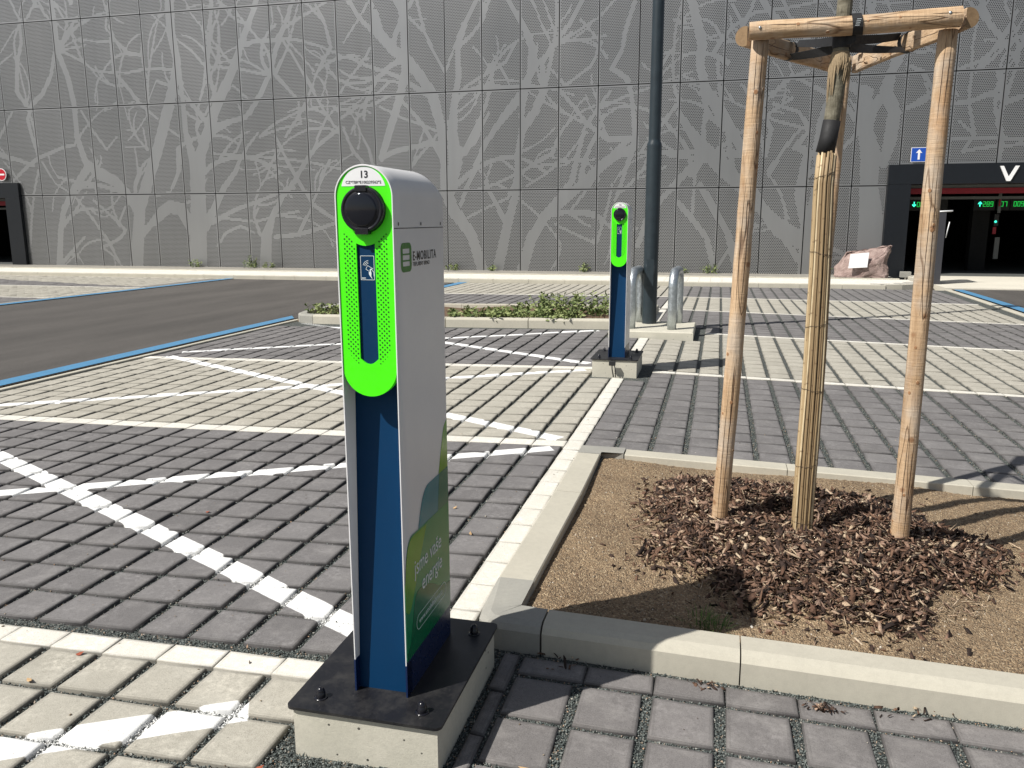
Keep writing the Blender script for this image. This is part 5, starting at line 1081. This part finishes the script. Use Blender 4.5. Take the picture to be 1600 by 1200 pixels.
for k, ((x0, y0), (x1, y1)) in enumerate(zip(GX, TP)):
    g = random.Random(60+k); b = MB(); zb = mound_z(x0, y0)-.12; n = 22; pts = []; rad = []
    top = ZT if k < 2 else ZT+.06; r0 = (.039, .0405, .036)[k]; r1 = (.0365, .0375, .031)[k]
    for i in range(n+1):
        t = i/n; pts.append((x0+(x1-x0)*t+.004*math.sin(5*t+k), y0+(y1-y0)*t+.004*math.cos(4*t+k), zb+(top-zb)*t)); rad.append(r0+(r1-r0)*t+g.uniform(-.0012, .0012))
    b.tube(pts, rad, 20); marks(b, pts, rad, 100+k, ((-.3, -1, 0), (.25, -1, 0)), 9, .0); o = b.build('stake', ['wood', 'crack', 'knot'], fr_)
def rail(p0, p1, r_, seed, flatv, mat):
    g = random.Random(seed); n = 14; p0, p1 = Vector(p0), Vector(p1); b = MB(); pts, rad = [], []
    for i in range(n+1): t = i/n; pts.append(p0+(p1-p0)*t+Vector((0, 0, .003*math.sin(7*t+seed)))); rad.append(r_*(1+g.uniform(-.02, .02))+(.003*t))
    b.tube(pts, rad, 20, flat=flatv, caps=False); nv = 20
    ends_ = (b.v[:nv], b.v[-nv:]); marks(b, pts, rad, 200+seed, ((0, -1, .25),) if seed == 1 else ((-.6, -1, -.3), ) if seed == 3 else ((.6, -1, -.3),), 5, 0)
    o = b.build('rail', [mat, 'crack', 'knot'], fr_)
    for ring in ends_: e = MB(); e.add(ring, [tuple(range(nv))]); e.build('rail_end', 'endgrain', o)
    return o
ZR = 2.357
# a: the tube's first axis is direction x Z; flat side (towards the stakes)
rail((1.090, -1.660, ZR+.002), (1.920, -1.640, ZR+.018), .0375, 1, (-1, 0, .35), 'woodx')
rail((1.071, -1.60, ZR-.005), (1.559, -.68, ZR+.012), .041, 2, (1, 0, .35), 'woodd')
rail((1.959, -1.615, ZR+.02), (1.655, -.68, ZR+.012), .041, 3, (-1, 0, .35), 'woodd')
tr = thing('young_tree', 'slim young tree trunk tied between the three stakes, wrapped in reed below', 'tree', (1.463, -1.50, .07))
tx = [(1.45, -1.6, 0.028), (1.45, -1.6, 0.361), (1.454, -1.6, 0.836), (1.45, -1.6, 1.312), (1.442, -1.6, 1.742), (1.45, -1.6, 1.932), (1.462, -1.6, 2.056), (1.472, -1.6, 2.218), (1.475, -1.6, 2.408), (1.481, -1.6, 2.646), (1.496, -1.58, 3.026), (1.506, -1.56, 3.598), (1.516, -1.54, 4.454)]
b = MB(); b.tube(tx, [.036, .034, .033, .032, .033, .0315, .034, .033, .0315, .030, .026, .018, .006], 18); b.build('trunk', 'bark', tr)
b = MB(); b.tube([(1.438, -1.60, 1.856), (1.447, -1.60, 1.913), (1.457, -1.60, 1.99)], [.040, .0375, .0365], 20); b.build('grafting_band', 'strap', tr)
b = MB(); g = random.Random(8)
for i in range(90):
    a = g.uniform(0, 6.283); r_ = .034; z0 = 2.251+g.uniform(-.012, .01); L_ = g.uniform(.05, .13)*(1.5 if math.cos(a) < -.4 else .9); x, y = 1.473+r_*math.cos(a), -1.6+r_*math.sin(a)
    b.tube([(x, y, z0), (x+.010*math.cos(a), y+.010*math.sin(a), z0-L_*.5), (x+.006*math.cos(a)-.004, y+.006*math.sin(a), z0-L_)], [.0042, .0032, .0010], 5, False)
b.lathe([(.034, 2.198), (.041, 2.217), (.040, 2.256), (.034, 2.270)], (1.473, -1.6, 0), 'z', 20)
b.build('jute_padding', 'jute', tr)
lim = MB(); lf = MB(); g = random.Random(21)
for i in range(16):
    z = 3.25+i*.085; a = i*2.4; L_ = .75-.028*i; p0 = Vector((1.50, -1.57, z)); d = Vector((math.cos(a), math.sin(a), .75)).normalized()
    pts = [p0+d*L_*t+Vector((0, 0, .1*t*t)) for t in (0, .33, .66, 1)]; lim.tube(pts, [.010, .008, .005, .002], 6, False)
    for k in range(46):
        t = g.uniform(.2, 1.05); c = p0+d*L_*t+Vector((g.gauss(0, .06), g.gauss(0, .06), g.gauss(0, .06)+.1*t*t)); v = Vector((g.gauss(0, 1), g.gauss(0, 1), g.gauss(0, .6))).normalized()*.03; s_ = v.orthogonal().normalized()*.014
        lf.add([c-v, c+s_, c+v, c-s_], [(0, 1, 2, 3)], tint=g.random())
lim.build('limbs', 'bark', tr); lf.build('crown', 'treeleaf', tr)
# reed mat wound round the lower trunk
mt = thing('reed_mat', 'yellow reed cane mat wired round the lower trunk of the young tree', 'reed mat', (1.463, -1.50, .07))
g = random.Random(9); b = MB(); nC = 30
zb = .0
for i in range(nC):
    a = 2*math.pi*i/nC+g.uniform(-.05, .05); rr_ = .0435 if i % 2 else .0405; rc = g.uniform(.0040, .0058); ztop = 1.851+g.uniform(-.02, .015)-(.02 if math.sin(a) > 0 else 0)
    pts = []; ph = g.uniform(0, 6); sk = g.uniform(-.10, .10)
    for k in range(15):
        t = k/14; z = zb+(ztop-zb)*t; x = np.interp(z, [q[2] for q in tx], [q[0] for q in tx]); rad = rr_*(1.0+.10*math.sin(t*3.0)-.16*t)+.001*math.sin(6*t+ph)
        aa = a+sk*math.sin(t*3+ph); pts.append((x+rad*math.cos(aa), -1.60+rad*math.sin(aa), z))
    b.tube(pts, [rc*(1.0 if k % 4 else 1.14) for k in range(15)], 8, True, tint=g.uniform(.1, 1))
b.build('canes', 'cane', mt)
for z, tl in ((.16, .0), (.44, .008), (.80, -.006), (1.10, .01), (1.42, -.01), (1.76, .015)):
    x = float(np.interp(z, [q[2] for q in tx], [q[0] for q in tx])); t = z/1.86; rad = .042*(1.0+.10*math.sin(t*3.0)-.16*t)+.0062
    b = MB(); b.tube([(x+rad*math.cos(a)+.0, -1.60+rad*math.sin(a), z+tl*math.cos(a)+.002*math.sin(5*a)) for a in [2*math.pi*k/26 for k in range(27)]], .0011, 5, False); b.build('binding_wire', 'rust', mt)
b = MB(); x = 1.444; b.tube([(x-.04, -1.63, 1.75), (x-.06, -1.65, 1.742), (x-.075, -1.65, 1.747)], .0011, 5, False)
b.build('binding_wire', 'rust', mt)
# black ties from the trunk to the rails
ti = thing('tree_ties', 'black webbing straps tying the young trunk to the wooden rails', 'strap', (1.485, -1.50, 2.3))
def ribbon(b, p, q, w0, w1, up=(0, 0, 1), tw=.0):
    p, q = Vector(p), Vector(q); d = (q-p).normalized(); u = Vector(up); u = (u-d*u.dot(d)).normalized(); n = d.cross(u)
    for i in range(6):
        pass
    vs = []
    for i in range(7):
        t = i/6; c = p+(q-p)*t+Vector((0, 0, -.006*math.sin(math.pi*t))); a = tw*t; uu = u*math.cos(a)+n*math.sin(a); w = w0+(w1-w0)*t; nn = d.cross(uu)*.0012
        vs += [c+uu*w/2+nn, c-uu*w/2+nn, c-uu*w/2-nn, c+uu*w/2-nn]
    fs = []
    for i in range(6):
        for k in range(4): fs.append((4*i+k, 4*i+(k+1) % 4, 4*i+4+(k+1) % 4, 4*i+4+k))
    b.add(vs, fs)
zt_ = 2.314
def rail_pt(p0, p1, t, off): 
    p0, p1 = Vector(p0), Vector(p1); return p0+(p1-p0)*t+Vector(off)
Lr = ((1.071, -1.60, ZR-.005), (1.559, -.68, ZR+.012)); Rr_ = ((1.959, -1.615, ZR+.02), (1.655, -.68, ZR+.012))
def tie(name_rail, t, inward):
    c = rail_pt(*name_rail, t, (0, 0, 0)); b = MB()
    d = (Vector(name_rail[1])-Vector(name_rail[0])).normalized(); o_ = Vector((inward[0], inward[1], 0)).normalized()
    ribbon(b, (1.473-.02*o_.x-.03*d.x, -1.60-.02*o_.y-.03*d.y, zt_), c+d*.02-o_*.035+Vector((0, 0, .030)), .040, .034, tw=.5)
    ribbon(b, (1.473-.02*o_.x+.03*d.x, -1.60-.02*o_.y+.03*d.y, zt_-.012), c-d*.02-o_*.03+Vector((0, 0, -.035)), .044, .034, tw=-.7)
    b.build('strap', 'strap', ti)
    b = MB(); pts = []
    for k in range(17): a = 2*math.pi*k/16; pts.append(c+o_*.046*math.cos(a)+Vector((0, 0, .046*math.sin(a))))
    vs, fs = [], []
    for p_ in pts: vs += [p_-d*.017, p_+d*.017]
    for k in range(16): fs.append((2*k, 2*k+1, 2*k+3, 2*k+2))
    b.add(vs, fs); b.build('strap_loop', 'strap', ti)
tie(Lr, .43, (-1, .4)); tie(Rr_, .47, (1, .35))
b = MB(); vs, fs = [], []; c = Vector((1.521, -1.650, ZR+.010))
for k in range(17): a = 2*math.pi*k/16; vs += [c+Vector((-.020-.006*math.sin(a), .045*math.cos(a), .045*math.sin(a))), c+Vector((.020-.006*math.sin(a), .045*math.cos(a), .045*math.sin(a)))]
for k in range(16): fs.append((2*k, 2*k+1, 2*k+3, 2*k+2))
b.add(vs, fs); ribbon(b, (1.476, -1.625, zt_), (1.521, -1.655, ZR-.033), .045, .04); ribbon(b, (1.476, -1.575, zt_+.01), (1.526, -1.62, ZR+.03), .04, .04); b.build('strap_loop', 'strap', ti)
b = MB()
for k in range(4): b.box(1.511+.002*k, -1.6965, ZR-.002+k*.008, 1.528+.002*k, -1.6955, ZR-.0005+k*.008)
b.build('stitching', 'paleline', ti)
b = MB(); b.lathe([(.0365, -.030), (.038, -.02), (.0385, .02), (.0365, .03)], (1.4745, -1.60, zt_), 'z', 22); b.build('trunk_band', 'strap', ti)
# nails in the stakes
b = MB()
for x, y, z in ((1.133, -1.698, ZR+.01), (1.871, -1.680, ZR+.03)): b.lathe([(0, -.002), (.006, -.002), (.006, .003)], (x, y, z), 'y', 10)
b.build('nail_head', 'galv', fr_)
# a few stray leaves and scraps near the posts
def scrap(x, y, l, w, a, c, lab):
    b = MB(); z = g1(x, y)+.004; d = Vector((math.cos(a), math.sin(a), .05)); s_ = Vector((-math.sin(a), math.cos(a), .12)); p = Vector((x, y, z))
    b.add([p-d*l, p+s_*w-d*l*.2, p+s_*w*.8+d*l*.5, p+d*l+Vector((0, 0, .008)), p-s_*w+d*l*.3, p-s_*w*.9-d*l*.4], [(0, 5, 4, 3, 2, 1)]); b.v = [(v[0], v[1], v[2]) for v in b.v]
    b.v = [(x+(v[0]-x)*.75, y+(v[1]-y)*.75, v[2]) for v in b.v]; o = b.build('dry_leaf', c); return tag(o, lab, 'leaf')
MT['leafr'] = plain('dry red leaf', (.30, .07, .03), .8); MT['leafo'] = plain('dry tan leaf', (.50, .33, .17), .8)
scrap(-1.245, -3.205, .022, .014, .3, 'leafr', 'red brown leaf at the cream edging near the lower left corner')
scrap(-1.285, -3.40, .035, .010, -.5, 'leafo', 'pale curled leaf between beige pavers at the lower left')
scrap(-.23, -3.66, .022, .012, .6, 'leafr', 'rusty brown leaf at the left foot of the near concrete footing')
scrap(-1.70, -1.72, .022, .010, -.2, 'leafr', 'small red leaf on a dark paver beside the white diagonal')
scrap(-.36, -1.39, .018, .010, .8, 'leafo', 'tan leaf on a dark paver right of the near charging post')
scrap(-.16, -1.75, .020, .010, 1.9, 'leafo', 'tan leaf by the cream column right of the near charging post')
scrap(.52, -3.46, .03, .006, -.35, 'leafo', 'pale bark strip in the gravel joint at the bottom, right of the footing')
bpy.data.scenes.remove(TS)
